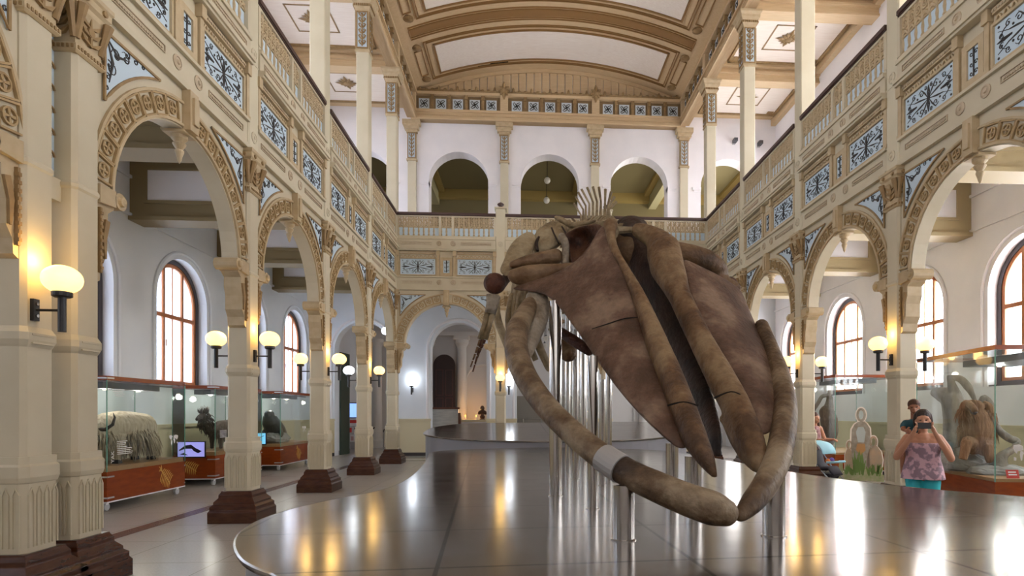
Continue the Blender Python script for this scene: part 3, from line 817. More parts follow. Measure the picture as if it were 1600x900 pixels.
def make_frieze(L):
    t = thing('gallery_front', 'gallery front', 'gallery front')
    h = L / 2 - .155
    b = MB().box(-h, h, .06, .26, ZB, 7.12)
    b.box(-h, h, -.02, .3, ZB, ZB + .06).box(-h, h, .01, .28, ZB + .06, ZB + .1).box(-h, h, .03, .06, 5.58, 5.88)
    b.box(-h, h, -.02, .06, 5.88, 5.92)
    b.box(-h, h, -.1, .06, 6.76, 6.82).box(-h, h, -.07, .06, 6.72, 6.76).box(-h, h, -.02, .06, 6.82, 7.1).box(-h, h, -.05, .3, 7.08, 7.14)
    b.build('gallery_beam', cream, t)
    for s in (-1, 1):
        for x in (.26, h - .03):
            k = MB(); k.box(s * x - .04, s * x + .04, .0, .06, 5.94, 6.56); k.box(s * x - .055, s * x + .055, -.03, .06, 6.56, 6.72)
            k.box(s * x - .055, s * x + .055, -.01, .06, 5.92, 5.97)
            recalc(k.build('pilaster_strip', tan, t))
    for s in (-1, 1):
        o = MB(); be = MB()
        # wavy band over the panels
        a, c = .34, h - .1; n = 24
        o.box(min(s * a, s * c), max(s * a, s * c), .01, .06, 6.62, 6.7)
        for i in range(n):
            x = s * (a + (c - a) * (i + .5) / n)
            be.poly(arc(x, 6.66, .018, 0, 2 * PI * 5 / 6, 5), -.005, .02)
        m_ = 9
        pts = []
        for i in range(m_ * 4 + 1):
            x = a + (c - a) * i / (m_ * 4); pts.append((s * x, 6.55 + .03 * (1 if (i // 2) % 2 else -1)))
        o.stroke(pts, .022, .03, .06)
        wv = recalc(o.build('wave_band', tan, t)); recalc(be.build('wave_beads', pinkish, wv))
        # bead insets on the lower and upper bands
        for z, zz in ((5.73, .028), (6.95, .03)):
            be = MB(); be.frame(min(s * .46, s * (h - .14)), max(s * .46, s * (h - .14)), z - .045, z + .045, .01, .015 if z < 6 else -.035, .03 if z < 6 else -.02)
            for i in range(22):
                x = s * (.5 + (h - .68) * (i + .5) / 22); yy = .03 if z < 6 else -.02
                be.poly(arc(x, z, .02, 0, 2 * PI * 5 / 6, 5), yy - .015, yy)
            recalc(be.build('bead_band', pinkish, t))
        for z, yy in ((5.73, .03), (6.95, -.02)):
            recalc(MB().lathe((s * .22, yy, z), [(.085, 0), (.085, -.012), (.06, -.022), (.055, -.012), (.03, -.012), (.02, -.03), (.001, -.03)], 16, 'y').build('medallion', pinkish, t))
    for cx, w_ in ((-(.31 + h - .08) / 2, h - .08 - .31), ((.31 + h - .08) / 2, h - .08 - .31)):
        f_ = MB().box(cx - w_ / 2 + .03, cx + w_ / 2 - .03, .045, .06, 5.98, 6.47).build('filigree_panel', blue, t)
        MB().frame(cx - w_ / 2, cx + w_ / 2, 5.94, 6.51, .035, .015, .06).build('panel_frame', tan, f_)
        g = MB(); scroll_panel(g, cx, 6.225, w_ - .1, .46, .037, .045); recalc(g.build('scrollwork', iron, f_))
    f_ = MB().box(-.12, .12, .045, .06, 5.98, 6.5).build('filigree_panel', blue, t)
    MB().frame(-.19, .19, 5.94, 6.52, .09, .02, .06).build('panel_frame', tan, f_)
    g = MB()
    g.stroke([(0, 6.05), (0, 6.43)], [.02, .03], .037, .045)
    for z in (6.1, 6.22, 6.36):
        for s in (-1, 1): g.stroke(spiral(s * .04, z, .035, .008, 0, s * 1.0, 8), .01, .037, .045)
    recalc(g.build('scrollwork', iron, f_))
    return t
def make_balustrade(L):
    t = thing('balustrade', 'gallery balustrade', 'balustrade')
    h = L / 2 - .155
    MB().box(-h, h, -.03, .14, 7.86, 7.93).box(-h, h, -.01, .12, 7.84, 7.86).build('handrail', railm, t)
    b = MB().box(-h, h, 0, .1, 7.14, 7.2).box(-h, h, .01, .09, 7.80, 7.84)
    xs_ = [-h + .02, -.2, .2, h - .02]
    for x in xs_: b.box(x - .035, x + .035, -.01, .11, 7.2, 7.8)
    b.build('rail_frame', cream, t)
    bk = MB()
    la = MB()
    for i in range(3):
        a, c = xs_[i] + .035, xs_[i + 1] - .035; n = max(2, round((c - a) / .155)); st = (c - a) / n
        bk.box(a, c, .05, .06, 7.2, 7.47)
        for k in range(n):
            x = a + st * (k + .5)
            la.stroke(arc(x, 7.66, st * .40, 0, 2 * PI, 12), .022, .02, .08)
            la.stroke(arc(x, 7.66, st * .16, 0, 2 * PI, 8), .02, .02, .08)
            la.stroke(arc(x, 7.47, st * .36, 0, PI, 8), .03, .02, .08)
            la.stroke([(x, 7.53), (x, 7.8)], .014, .03, .07)
            la.stroke([(x - st / 2, 7.72), (x, 7.78), (x + st / 2, 7.72)], .018, .03, .07)
            xx = a + st * k
            la.lathe((xx, .05, 0), [(.02, 7.2), (.035, 7.24), (.02, 7.28), (.03, 7.36), (.018, 7.44), (.03, 7.48), (.03, 7.8)], 6)
        la.box(a, c, .03, .07, 7.46, 7.49).box(a, c, .03, .07, 7.555, 7.575)
    recalc(la.build('lattice', tan, t)); bk.build('lattice_backing', blue, t)
    return t
def make_top_frieze(L):
    t = thing('grille_frieze', 'grille frieze', 'frieze')
    h = L / 2
    b = MB().box(-h, h, .0, .28, 12.42, 12.78).box(-h, h, -.06, .28, 12.70, 12.78).box(-h, h, -.04, .28, 12.42, 12.48)
    b.box(-h, h, -.08, .28, 13.32, 13.42).box(-h, .14 - h, -.05, .1, 12.78, 13.32).box(h - .14, h, -.05, .1, 12.78, 13.32)
    for k in range(40): b.box(-h + L * k / 40, -h + L * (k + .5) / 40, -.06, -.04, 12.55, 12.59)
    b.build('frieze_beam', vaultm, t)
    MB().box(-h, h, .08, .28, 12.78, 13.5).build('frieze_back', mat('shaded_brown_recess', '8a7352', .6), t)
    n = 5; a = -h + .16; c = h - .16; sp = (c - a) / n
    for k in range(1, n):
        x = a + sp * k; st = MB(); st.box(x - .05, x + .05, .0, .08, 12.8, 13.32); st.box(x - .06, x + .06, -.04, .08, 13.18, 13.32); st.build('frieze_stud', tan_dk, t)
    for k in range(n):
        x = a + sp * (k + .5); z = 13.02; s = .19
        f_ = MB().box(x - s, x + s, .05, .08, z - s, z + s).build('grille', mat('grille_white', 'cfdae0', .5), t)
        g = MB()
        for i in range(4):
            M = i * PI / 2
            for e in (-1, 1):
                p = [(.02, .02), (.09, .03 * e + .03), (.14, .10 * e), (.1, .13 * e)]
                g.stroke([(x + q[0] * math.cos(M) - q[1] * math.sin(M), z + q[0] * math.sin(M) + q[1] * math.cos(M)) for q in p], [.02, .03, .02, .01], .04, .05)
        g.poly(arc(x, z, .045, 0, 2 * PI * 7 / 8, 7), .04, .05)
        recalc(g.build('grille_pattern', iron, f_))
    return t
def make_cresting(L):
    t = thing('cresting', 'cresting', 'cresting'); h = L / 2
    mb = MB().tube([(-h, -.04, 13.46), (h, -.04, 13.46)], .05, 8)
    for k in range(15):
        x = -h + L * (k + .5) / 15; mb.ell((x, -.05, 13.5), (.07, .05, .05), 8, 6)
    for k in range(5): mb.ell((-h + L * (k + .5) / 5, -.05, 13.56), (.045, .04, .09), 8, 6)
    mb.build('crest_rail', tan_dk, t, smooth=True); return t

LS = 3.337; LBk = (CR - CL) / 3
def face(x, y, rz, n):
    """offset from a column line to the nave face"""
    return (x, y, 0)
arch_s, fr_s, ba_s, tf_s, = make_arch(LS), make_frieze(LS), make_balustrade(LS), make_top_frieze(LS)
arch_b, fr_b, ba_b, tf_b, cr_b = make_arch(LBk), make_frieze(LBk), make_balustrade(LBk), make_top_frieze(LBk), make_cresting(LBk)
fresh = {arch_s: 1, fr_s: 1, ba_s: 1, tf_s: 1, arch_b: 1, fr_b: 1, ba_b: 1, tf_b: 1, cr_b: 1}
def put(proto, loc, rz, label, group, sx_=1.0):
    if fresh.get(proto):
        fresh[proto] = 0; o = proto; o.location = loc; o.rotation_euler = (0, 0, rz); tag(o, label, o['category'], group)
    else: o = dup(proto, loc, rz, label, group)
    o.scale = (sx_, 1, 1); return o
ordn = ['the bay nearest the entrance', 'the second bay from the entrance', 'the third bay from the entrance', 'the fourth bay, beside the corner']
ordc = ['first large arch, nearest the entrance', 'second arch, past the first lamp column', 'third arch from the entrance', 'fourth arch, narrowest looking, next to the corner']
for side, (x, rz, nm) in enumerate(((XL, PI / 2, 'left'), (XR, -PI / 2, 'right'))):
    for i in range(4):
        y0, y1 = YS[i], YS[i + 1]; cy = (y0 + y1) / 2; s = (y1 - y0) / LS
        put(arch_s, (x, cy, 0), rz, 'carved cream arch of the %s arcade, %s' % (nm, ordc[i]), 'side arcade arches', s)
        put(fr_s, (x, cy, 0), rz, '%s gallery front with blue panels in %s' % (nm, ordn[i]), 'side gallery fronts', s)
        put(ba_s, (x, cy, 0), rz, '%s gallery lattice balustrade with dark handrail in %s' % (nm, ordn[i]), 'side gallery balustrades', s)
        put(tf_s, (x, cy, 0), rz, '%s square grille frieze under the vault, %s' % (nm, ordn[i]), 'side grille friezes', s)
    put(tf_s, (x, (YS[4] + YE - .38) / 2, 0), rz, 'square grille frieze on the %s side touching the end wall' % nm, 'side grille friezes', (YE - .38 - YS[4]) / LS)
# the next bays towards the entrance, of which only the first edge shows
    ya = Y2 if side == 0 else YS[0]
    cy = ya - LS / 2
    put(arch_s, (x, cy, 0), rz, '%s arcade arch at the very edge of the picture, mostly outside it' % nm, 'side arcade arches')
    put(fr_s, (x, cy, 0), rz, '%s gallery front at the very edge, nearest the viewer' % nm, 'side gallery fronts')
    put(ba_s, (x, cy, 0), rz, '%s gallery balustrade at the very edge, nearest the viewer' % nm, 'side gallery balustrades')
    put(tf_s, (x, cy, 0), rz, 'square grille frieze on the %s side over the entrance bay' % nm, 'side grille friezes')
bn = ['left bay, beside the corner', 'middle bay, behind the whale', 'right bay, beside the corner']
for i in range(3):
    cx = (BX[i] + BX[i + 1]) / 2; yb = YS[4] - .16
    put(arch_b, (cx, yb, 0), 0, 'carved arch of the back arcade in the ' + bn[i], 'back arcade arches')
    put(fr_b, (cx, yb, 0), 0, 'back gallery front with blue scrollwork panels in the ' + bn[i], 'back gallery fronts')
    put(ba_b, (cx, yb, 0), 0, 'back gallery lattice balustrade in the ' + bn[i], 'back gallery balustrades')
    bb = ['left third', 'middle third', 'right third'][i]
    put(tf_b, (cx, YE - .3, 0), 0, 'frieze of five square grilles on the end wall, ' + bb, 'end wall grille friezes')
    put(cr_b, (cx, YE - .3, 0), 0, 'brown knobbed cresting along the end wall frieze, ' + bb, 'end wall crestings')
# blue filigree strip between the coupled columns and their side panel
t = thing('filigree_strip', 'tall pale blue panel with scrollwork between the coupled left columns', 'panel', (XL - .16, (Y2 + YS[0]) / 2, 0), PI / 2)
MB().box(-.14, .14, .02, .04, 3.7, 5.4).build('panel', blue, t)
g = MB()
for k in range(7):
    for s in (-1, 1): g.stroke(spiral(s * .05, 3.9 + k * .2, .06, .01, 0, s * 1.2, 12), .014, .005, .02)
recalc(g.build('scrollwork', tan_dk, t))
MB().box(-.14, .14, -.04, .1, 3.5, 3.7).box(-.14, .14, 0, .12, 5.4, ZB + 1.6).build('panel_frame', cream, t)
FIN = 1
# short nave columns standing on the gallery rail of the back gallery: posts with turned finials are on the arcade columns
# fleurons of the cresting
for x, s in ((BX[1], 'left'), (BX[2], 'right')):
    mb = MB()
    for a, l_ in ((90, .34), (45, .24), (135, .24), (0, .2), (180, .2), (-45, .2), (-135, .2), (-90, .3)):
        a = R(a); mb.tube([(0, 0, 0), (l_ * .6 * math.cos(a), -.03, l_ * .6 * math.sin(a)), (l_ * math.cos(a), 0, l_ * math.sin(a))], [.05, .07, .02], 6)
    mb.ell((0, -.06, 0), (.1, .06, .1), 10, 6)
    o = mb.build('fleuron', tan_dk, None, smooth=True, loc=(x, YE - .38, 13.5))
    tag(o, 'carved leafy fleuron on the end wall cresting, the %s one' % s, 'ornament', 'fleurons on the cresting')
# ------------------------------------------------------------------ exhibition platforms
def plat_mat():
    m = bpy.data.materials.new('polished_metal_tiles'); m.use_nodes = True
    n = m.node_tree.nodes; l = m.node_tree.links; b = n['Principled BSDF']
    b.inputs['Metallic'].default_value = .75; b.inputs['Roughness'].default_value = .1
    t = n.new('ShaderNodeTexCoord'); mp = n.new('ShaderNodeMapping'); mp.inputs['Rotation'].default_value = (0, 0, R(-4)); mp.inputs['Location'].default_value = (.45, .3, 0)
    br = n.new('ShaderNodeTexBrick'); br.offset = 0; br.inputs['Scale'].default_value = 1
    br.inputs['Mortar Size'].default_value = .014; br.inputs['Brick Width'].default_value = 1.5; br.inputs['Row Height'].default_value = 1.1
    br.inputs['Color1'].default_value = lin('857d76'); br.inputs['Color2'].default_value = lin('7b746e'); br.inputs['Mortar'].default_value = lin('2e2a28')
    l.new(t.outputs['Object'], mp.inputs[0]); l.new(mp.outputs[0], br.inputs['Vector']); l.new(br.outputs['Color'], b.inputs['Base Color'])
    no = n.new('ShaderNodeTexNoise'); no.inputs['Scale'].default_value = 2.2; l.new(mp.outputs[0], no.inputs['Vector'])
    mr_ = n.new('ShaderNodeMapRange'); mr_.inputs[3].default_value = .11; mr_.inputs[4].default_value = .2; l.new(no.outputs[0], mr_.inputs[0]); l.new(mr_.outputs[0], b.inputs['Roughness'])
    bp = n.new('ShaderNodeBump'); bp.inputs['Strength'].default_value = .06; bp.inputs['Distance'].default_value = .02; l.new(no.outputs[0], bp.inputs['Height']); l.new(bp.outputs[0], b.inputs['Normal'])
    return m
platm = plat_mat(); platside = mat('grey_platform_side', '8c8d95', .35)
ZP = .72
def smooth_loop(pts, it=2):
    for _ in range(it):
        q = []
        for i in range(len(pts)):
            a, b = pts[i], pts[(i + 1) % len(pts)]
            q += [(a[0] * .75 + b[0] * .25, a[1] * .75 + b[1] * .25), (a[0] * .25 + b[0] * .75, a[1] * .25 + b[1] * .75)]
        pts = q
    return pts
def onplat(px, py):   # photo point lying on the lower platform's top
    t = (EYE - ZP) * F / (py - CY); p = P(px, py, t); return (p.x, p.y)
near = [onplat(*q) for q in ((672, 705), (671, 712), (655, 735), (628, 755), (590, 768), (530, 778), (470, 791), (412, 808), (376, 828), (365, 848), (375, 872), (400, 887), (440, 900))]
near += [(-.75, 2.35), (.3, 2.0), (1.6, 1.9), (2.9, 2.3), (4.0, 3.2), (4.85, 4.1), (5.25, 5.0), (5.35, 5.6)]
near += [onplat(*q) for q in ((1600, 776), (1540, 771), (1480, 767), (1365, 755), (1300, 747), (1240, 738), (1150, 722), (1085, 710), (1040, 704), (960, 701), (860, 699), (760, 701))]
near = smooth_loop(near, 2)
def platform(name, label, loop, ztop, zbot, m_top):
    n = len(loop); cx = sum(p[0] for p in loop) / n; cy = sum(p[1] for p in loop) / n
    t = thing(name, label, 'platform', (cx, cy, 0))
    zt = ztop if callable(ztop) else (lambda x, y: ztop)
    mb = MB(); mb.v = [(x - cx, y - cy, zt(x, y)) for x, y in loop] + [(x - cx, y - cy, zt(x, y) - .04) for x, y in loop]
    mb.f = [tuple(range(n)), tuple(range(2 * n - 1, n - 1, -1))] + [(i, i + n, (i + 1) % n + n, (i + 1) % n) for i in range(n)]
    recalc(mb.build('deck', m_top, t))
    sh = .985
    mb = MB(); mb.v = [((x - cx) * sh, (y - cy) * sh, zt(x, y) - .04) for x, y in loop] + [((x - cx) * sh, (y - cy) * sh, 0.0) for x, y in loop]
    mb.f = [(i, i + n, (i + 1) % n + n, (i + 1) % n) for i in range(n)]
    recalc(mb.build('skirt', platside, t))
    rim = MB(); rim.tube([(x - cx, y - cy, zt(x, y) - .012) for x, y in loop] + [(loop[0][0] - cx, loop[0][1] - cy, zt(*loop[0]) - .012)], .014, 6)
    rim.build('rim', mat('rim_metal', 'a5a3a1', .25, metal=.8), t)
    return t
platform('whale_platform', 'low curved platform of polished metal tiles under the whale skull', near, ZP, 0, platm)
def zslope(x, y): return .85 + .115 * ((x * sN + y * cS) - 15.0)
far = []
for px, t in ((660, 16.3), (664, 17.0), (676, 17.8), (718, 18.6), (771, 19.1), (830, 19.25), (900, 19.3), (980, 19.2), (1030, 18.9), (1065, 18.3), (1078, 17.4), (1068, 16.4), (1040, 15.9), (1000, 15.5), (930, 15.25), (860, 15.2), (780, 15.3), (710, 15.6)):
    p = P(px, 0, t); far.append((p.x, min(p.y, 18.85)))
far = smooth_loop(far, 2)
platform('whale_platform', 'higher sloping metal platform behind, running towards the back arcade', far, zslope, 0, platm)

# ------------------------------------------------------------------ the whale skeleton
wh = thing('whale_skeleton', 'huge mounted whale skeleton, brown skull tilted down to the viewer, on steel poles', 'skeleton', (.9, 7, ZP))
WM = Matrix.Translation((-.9, -7, -ZP))
def wb(mb, name, m, parent=wh, **k): return mb.xf(WM).build(name, m, parent, **k)
def PT(pts): return [P(*p) for p in pts]
def PR(pts):  # (px,py,t,width px) -> points, radii
    return [P(a, b, t) for a, b, t, w_ in pts], [w_ / 2 * t / F for a, b, t, w_ in pts]
def smooth_path(pts, rad, k=4):
    out = []; ro = []; n = len(pts)
    for i in range(n - 1):
        p0 = pts[max(i - 1, 0)]; p1 = pts[i]; p2 = pts[i + 1]; p3 = pts[min(i + 2, n - 1)]
        for j in range(k):
            t = j / k
            out.append(.5 * ((2 * p1) + (p2 - p0) * t + (2 * p0 - 5 * p1 + 4 * p2 - p3) * t * t + (3 * p1 - p0 - 3 * p2 + p3) * t ** 3))
            ro.append(rad[i] * (1 - t) + rad[i + 1] * t)
    out.append(pts[-1]); ro.append(rad[-1]); return out, ro
def stube(mb, spec, n=12, flat=None, k=4, cap=True):
    p, r_ = smooth_path(*PR(spec), k=k)
    mb.tube(p, r_, n, flat)
    if cap:
        mb.ell(p[0], (r_[0] * .98,) * 3, 12, 8); mb.ell(p[-1], (r_[-1] * .98,) * 3, 12, 8)
    return mb
def sheet(rows):
    mb = MB(); m = len(rows[0])
    for r_ in rows: mb.v += [tuple(P(*q)) for q in r_]
    for i in range(len(rows) - 1):
        for j in range(m - 1): mb.f.append((i * m + j, i * m + m + j, i * m + m + j + 1, i * m + j + 1))
    return mb

# braincase with its processes: the rear of the skull
b = MB()
stube(b, [(868, 401, 6.85, 26), (845, 404, 6.82, 22), (818, 409, 6.78, 17), (800, 414, 6.72, 12)])
stube(b, [(902, 414, 6.66, 10), (880, 420, 6.66, 18), (852, 425, 6.66, 27), (825, 428, 6.64, 28), (803, 431, 6.62, 22)])
stube(b, [(803, 438, 6.62, 12), (835, 444, 6.64, 12), (868, 438, 6.64, 10)])
stube(b, [(892, 376, 7.35, 36), (930, 380, 7.45, 56), (970, 392, 7.35, 66), (1010, 400, 7.2, 60), (1050, 410, 7.0, 50)])
stube(b, [(902, 392, 7.25, 36), (886, 405, 7.05, 24)])
stube(b, [(1056, 392, 6.6, 30), (1080, 400, 6.55, 36), (1104, 408, 6.6, 36), (1122, 418, 6.65, 28), (1132, 430, 6.7, 14)])
stube(b, [(1070, 420, 6.75, 40), (1110, 436, 6.7, 34), (1150, 450, 6.7, 18)])
brain = wb(b, 'skull', bone_orbit); remesh(brain, .022, 4)
brain['label'] = 'brown rear of the skull with the brow processes'
F_ = [[(876, 368, 6.85), (888, 362, 6.86), (900, 355, 6.84), (918, 351, 6.76), (942, 347, 6.58)],
      [(886, 380, 6.82), (896, 376, 6.98), (908, 372, 7.02), (922, 368, 6.92), (944, 366, 6.56)],
      [(890, 396, 6.78), (899, 393, 6.94), (911, 389, 6.96), (924, 384, 6.84), (940, 384, 6.54)],
      [(892, 414, 6.70), (901, 411, 6.76), (912, 408, 6.76), (924, 402, 6.68), (936, 398, 6.52)]]
o = wb(sheet(F_), 'frontal_bone', bone_red, brain); subd(recalc(o), 3, .05, 0); o['label'] = 'dark reddish hollow of the forehead bone'
b = MB(); stube(b, [(878, 370, 6.82, 14), (883, 380, 6.76, 17), (884, 395, 6.74, 17), (884, 410, 6.72, 12)], flat=.6)
o = wb(b, 'temporal_ridge', bone_grey, brain); remesh(o, .018, 3)
# pale bones of the back of the head
S1 = [[(779, 424, 6.86), (785, 429, 6.80), (791, 433, 6.78)], [(787, 409, 6.95), (797, 415, 6.86), (808, 422, 6.86)], [(791, 393, 7.04), (806, 400, 6.93), (823, 408, 6.95)],
      [(801, 377, 7.12), (817, 386, 7.02), (833, 396, 7.04)], [(816, 365, 7.2), (828, 373, 7.12), (837, 383, 7.14)], [(829, 363, 7.25), (834, 367, 7.2), (838, 372, 7.2)]]
o = wb(sheet(S1), 'occipital_bone', bone_pale, brain); subd(recalc(o), 3, .07, 0); o['label'] = 'pale rounded bone at the left of the skull'
S2 = [[(832, 398, 7.14), (842, 396, 7.12), (856, 394, 7.1)], [(832, 380, 7.22), (846, 379, 7.14), (866, 386, 7.12)], [(834, 365, 7.3), (852, 363, 7.2), (876, 377, 7.14)],
      [(852, 350, 7.36), (864, 355, 7.26), (884, 367, 7.14)], [(868, 345, 7.36), (876, 348, 7.28), (892, 356, 7.16)]]
o = wb(sheet(S2), 'parietal_bone', bone_pale, brain); subd(recalc(o), 3, .07, 0); o['label'] = 'pale domed bone behind the forehead'
for q in ([(840, 392, 7.0, 5), (838, 380, 7.05, 6), (842, 370, 7.1, 4)], [(873, 380, 7.05, 3), (866, 366, 7.1, 3), (862, 356, 7.15, 3)], [(884, 364, 7.05, 3), (878, 354, 7.15, 3)]):
    b = MB(); p, r_ = smooth_path(*PR(q)); b.tube(p, r_, 6); wb(b, 'suture', bone_deep, brain, smooth=True)

# the two broad upper jaw plates, drawn up into the ridges at the top
L_ = [[(964, 348, 6.50), (952, 350, 6.52), (936, 350, 6.56), (922, 395, 6.62), (872, 430, 6.62), (797, 450, 6.62)],
      [(960, 378, 6.36), (948, 385, 6.38), (928, 404, 6.42), (896, 424, 6.48), (856, 440, 6.52), (798, 453, 6.58)],
      [(968, 402, 6.24), (952, 412, 6.25), (930, 426, 6.28), (900, 440, 6.34), (866, 450, 6.42), (828, 455, 6.50)],
      [(980, 432, 6.10), (962, 440, 6.09), (938, 449, 6.10), (912, 456, 6.16), (885, 459, 6.25), (856, 459, 6.36)],
      [(1001, 482, 5.88), (976, 487, 5.82), (954, 491, 5.82), (930, 493, 5.87), (908, 494, 5.96), (884, 493, 6.08)],
      [(1016, 530, 5.58), (990, 536, 5.53), (971, 540, 5.52), (951, 542, 5.55), (934, 542, 5.63), (918, 541, 5.74)],
      [(1034, 584, 5.27), (1011, 590, 5.20), (997, 594, 5.18), (981, 597, 5.20), (967, 597, 5.26), (952, 592, 5.36)],
      [(1054, 634, 4.97), (1034, 638, 4.92), (1024, 641, 4.90), (1011, 642, 4.90), (1000, 641, 4.95), (986, 634, 5.02)],
      [(1066, 668, 4.78), (1048, 670, 4.74), (1041, 670, 4.73), (1034, 670, 4.74), (1026, 669, 4.76), (1016, 664, 4.80)],
      [(1076, 700, 4.64), (1072, 701, 4.63), (1067, 702, 4.62), (1062, 701, 4.62), (1057, 699, 4.63), (1050, 694, 4.65)]]
o = wb(sheet(L_), 'maxilla', bone_plate, brain); subd(recalc(o), 3, .05, 0); o['label'] = 'left broad reddish upper jaw plate'
R_ = [[(1062, 400, 6.30), (1082, 410, 6.34), (1102, 420, 6.42), (1122, 430, 6.5), (1142, 442, 6.56), (1157, 452, 6.6)],
      [(1070, 428, 6.18), (1094, 434, 6.20), (1118, 442, 6.25), (1138, 452, 6.32), (1154, 466, 6.40), (1167, 476, 6.45)],
      [(1078, 462, 5.98), (1102, 467, 5.98), (1127, 474, 6.0), (1148, 483, 6.06), (1166, 496, 6.15), (1179, 508, 6.2)],
      [(1098, 514, 5.68), (1122, 516, 5.66), (1144, 520, 5.68), (1166, 526, 5.74), (1186, 534, 5.84), (1197, 544, 5.9)],
      [(1128, 566, 5.40), (1148, 566, 5.36), (1167, 568, 5.36), (1187, 572, 5.42), (1204, 578, 5.5), (1215, 588, 5.56)],
      [(1160, 616, 5.10), (1174, 616, 5.05), (1188, 617, 5.04), (1201, 620, 5.08), (1213, 624, 5.14), (1221, 632, 5.2)],
      [(1176, 650, 4.88), (1186, 653, 4.84), (1195, 655, 4.83), (1205, 657, 4.86), (1212, 657, 4.9), (1217, 653, 4.93)],
      [(1186, 676, 4.72), (1190, 679, 4.70), (1194, 680, 4.70), (1199, 678, 4.71), (1204, 675, 4.73), (1208, 672, 4.75)]]
o = wb(sheet(R_), 'maxilla', bone_plate, brain); subd(recalc(o), 3, .05, 0); o['label'] = 'right broad reddish upper jaw plate'
# the two long central ridges
b = MB(); stube(b, [(954, 352, 6.50, 24), (956, 378, 6.38, 18), (966, 402, 6.24, 16), (982, 430, 6.08, 18), (1001, 470, 5.84, 28), (1024, 530, 5.48, 42), (1045, 581, 5.18, 48), (1066, 634, 4.88, 50), (1084, 681, 4.60, 50), (1102, 715, 4.44, 36), (1116, 742, 4.34, 12)], 16, .8)
o = wb(b, 'premaxilla', bone_ridge, brain); remesh(o, .018, 3)
b = MB(); stube(b, [(998, 360, 6.6, 24), (1022, 372, 6.5, 34), (1036, 392, 6.38, 56), (1042, 416, 6.22, 56), (1053, 440, 6.08, 46), (1063, 465, 5.94, 36), (1092, 526, 5.58, 38), (1126, 590, 5.22, 46), (1148, 631, 4.96, 48), (1168, 676, 4.68, 46), (1180, 706, 4.50, 40), (1189, 733, 4.38, 18)], 16, .8)
stube(b, [(1130, 655, 4.98, 14), (1148, 684, 4.75, 30), (1164, 708, 4.58, 34), (1180, 734, 4.42, 12)], 12, .5)
o = wb(b, 'premaxilla', bone_ridge, brain); remesh(o, .018, 3)
# keel bone deep in the groove, the groove's shadow painted into its colour
b = MB(); stube(b, [(985, 372, 7.35, 70), (1008, 420, 7.05, 76), (1036, 480, 6.75, 72), (1062, 540, 6.35, 66), (1086, 600, 5.92, 60), (1104, 650, 5.45, 52), (1116, 685, 5.05, 40), (1122, 708, 4.95, 16)], 14, .5)
o = wb(b, 'vomer', bone_deep, brain); remesh(o, .025, 3)
# thin crack and joint lines of the bones
b = MB()
p, r_ = smooth_path(*PR([(925, 514, 5.66, 1.5), (950, 506, 5.66, 2.2), (975, 498, 5.70, 2.0), (996, 496, 5.70, 2)])); b.tube(p, r_, 5)
o = wb(b, 'crack', mat('crack_black', '140d09', .9), brain)
b = MB(); p, r_ = smooth_path(*PR([(1043, 634, 4.68, 4), (1068, 628, 4.66, 2.2), (1091, 634, 4.67, 3)])); b.tube(p, r_, 5)
o = wb(b, 'crack', mat('crack_black', '140d09', .9), brain)
b = MB(); p, r_ = smooth_path(*PR([(1116, 622, 4.86, 4), (1142, 612, 4.86, 2), (1160, 618, 4.88, 2)])); b.tube(p, r_, 5)
o = wb(b, 'crack', mat('crack_black', '140d09', .9), brain)

# lower jaw halves
b = MB()
stube(b, [(830, 478, 6.5, 30), (818, 496, 6.15, 32), (808, 518, 5.85, 36), (807, 547, 5.55, 38), (818, 582, 5.22, 38), (838, 615, 4.96, 38), (865, 648, 4.73, 38), (900, 681, 4.50, 40), (940, 713, 4.30, 43), (985, 741, 4.12, 46), (1030, 762, 3.98, 50), (1075, 781, 3.88, 53), (1113, 794, 3.83, 56), (1132, 801, 3.82, 46)], 18, 1.0)
mj = wb(b, 'mandible', bone_jaw); remesh(mj, .018, 4); mj['label'] = 'left half of the lower jaw, curving to the tip'
b = MB(); stube(b, [(838, 462, 6.6, 30), (840, 482, 6.5, 36), (836, 506, 6.3, 32), (830, 530, 6.1, 24), (824, 556, 5.85, 12)], 12, 1.15)
o = wb(b, 'jaw_process', bone_grey, mj); remesh(o, .02, 3); o['label'] = 'pale grey rear blade of the jaw'
b = MB()
stube(b, [(1190, 510, 6.1, 24), (1204, 548, 5.8, 30), (1219, 590, 5.4, 36), (1227, 635, 5.0, 40), (1223, 680, 4.66, 45), (1213, 722, 4.36, 46), (1196, 757, 4.14, 45), (1175, 785, 3.98, 40), (1157, 805, 3.88, 24)], 18, .9)
mj2 = wb(b, 'mandible', bone_jaw); remesh(mj2, .018, 4); mj2['label'] = 'right half of the lower jaw'
b = MB()
pp, rr = smooth_path(*PR([(940, 713, 4.30, 43), (957, 724.5, 4.22, 44.5), (974, 735, 4.15, 46)]))
b.tube(pp[1:-1], [r_ + .005 for r_ in rr[1:-1]], 20, 1.0)
wb(b, 'strap', mat('grey_strap', 'a3a1a0', .45), mj)

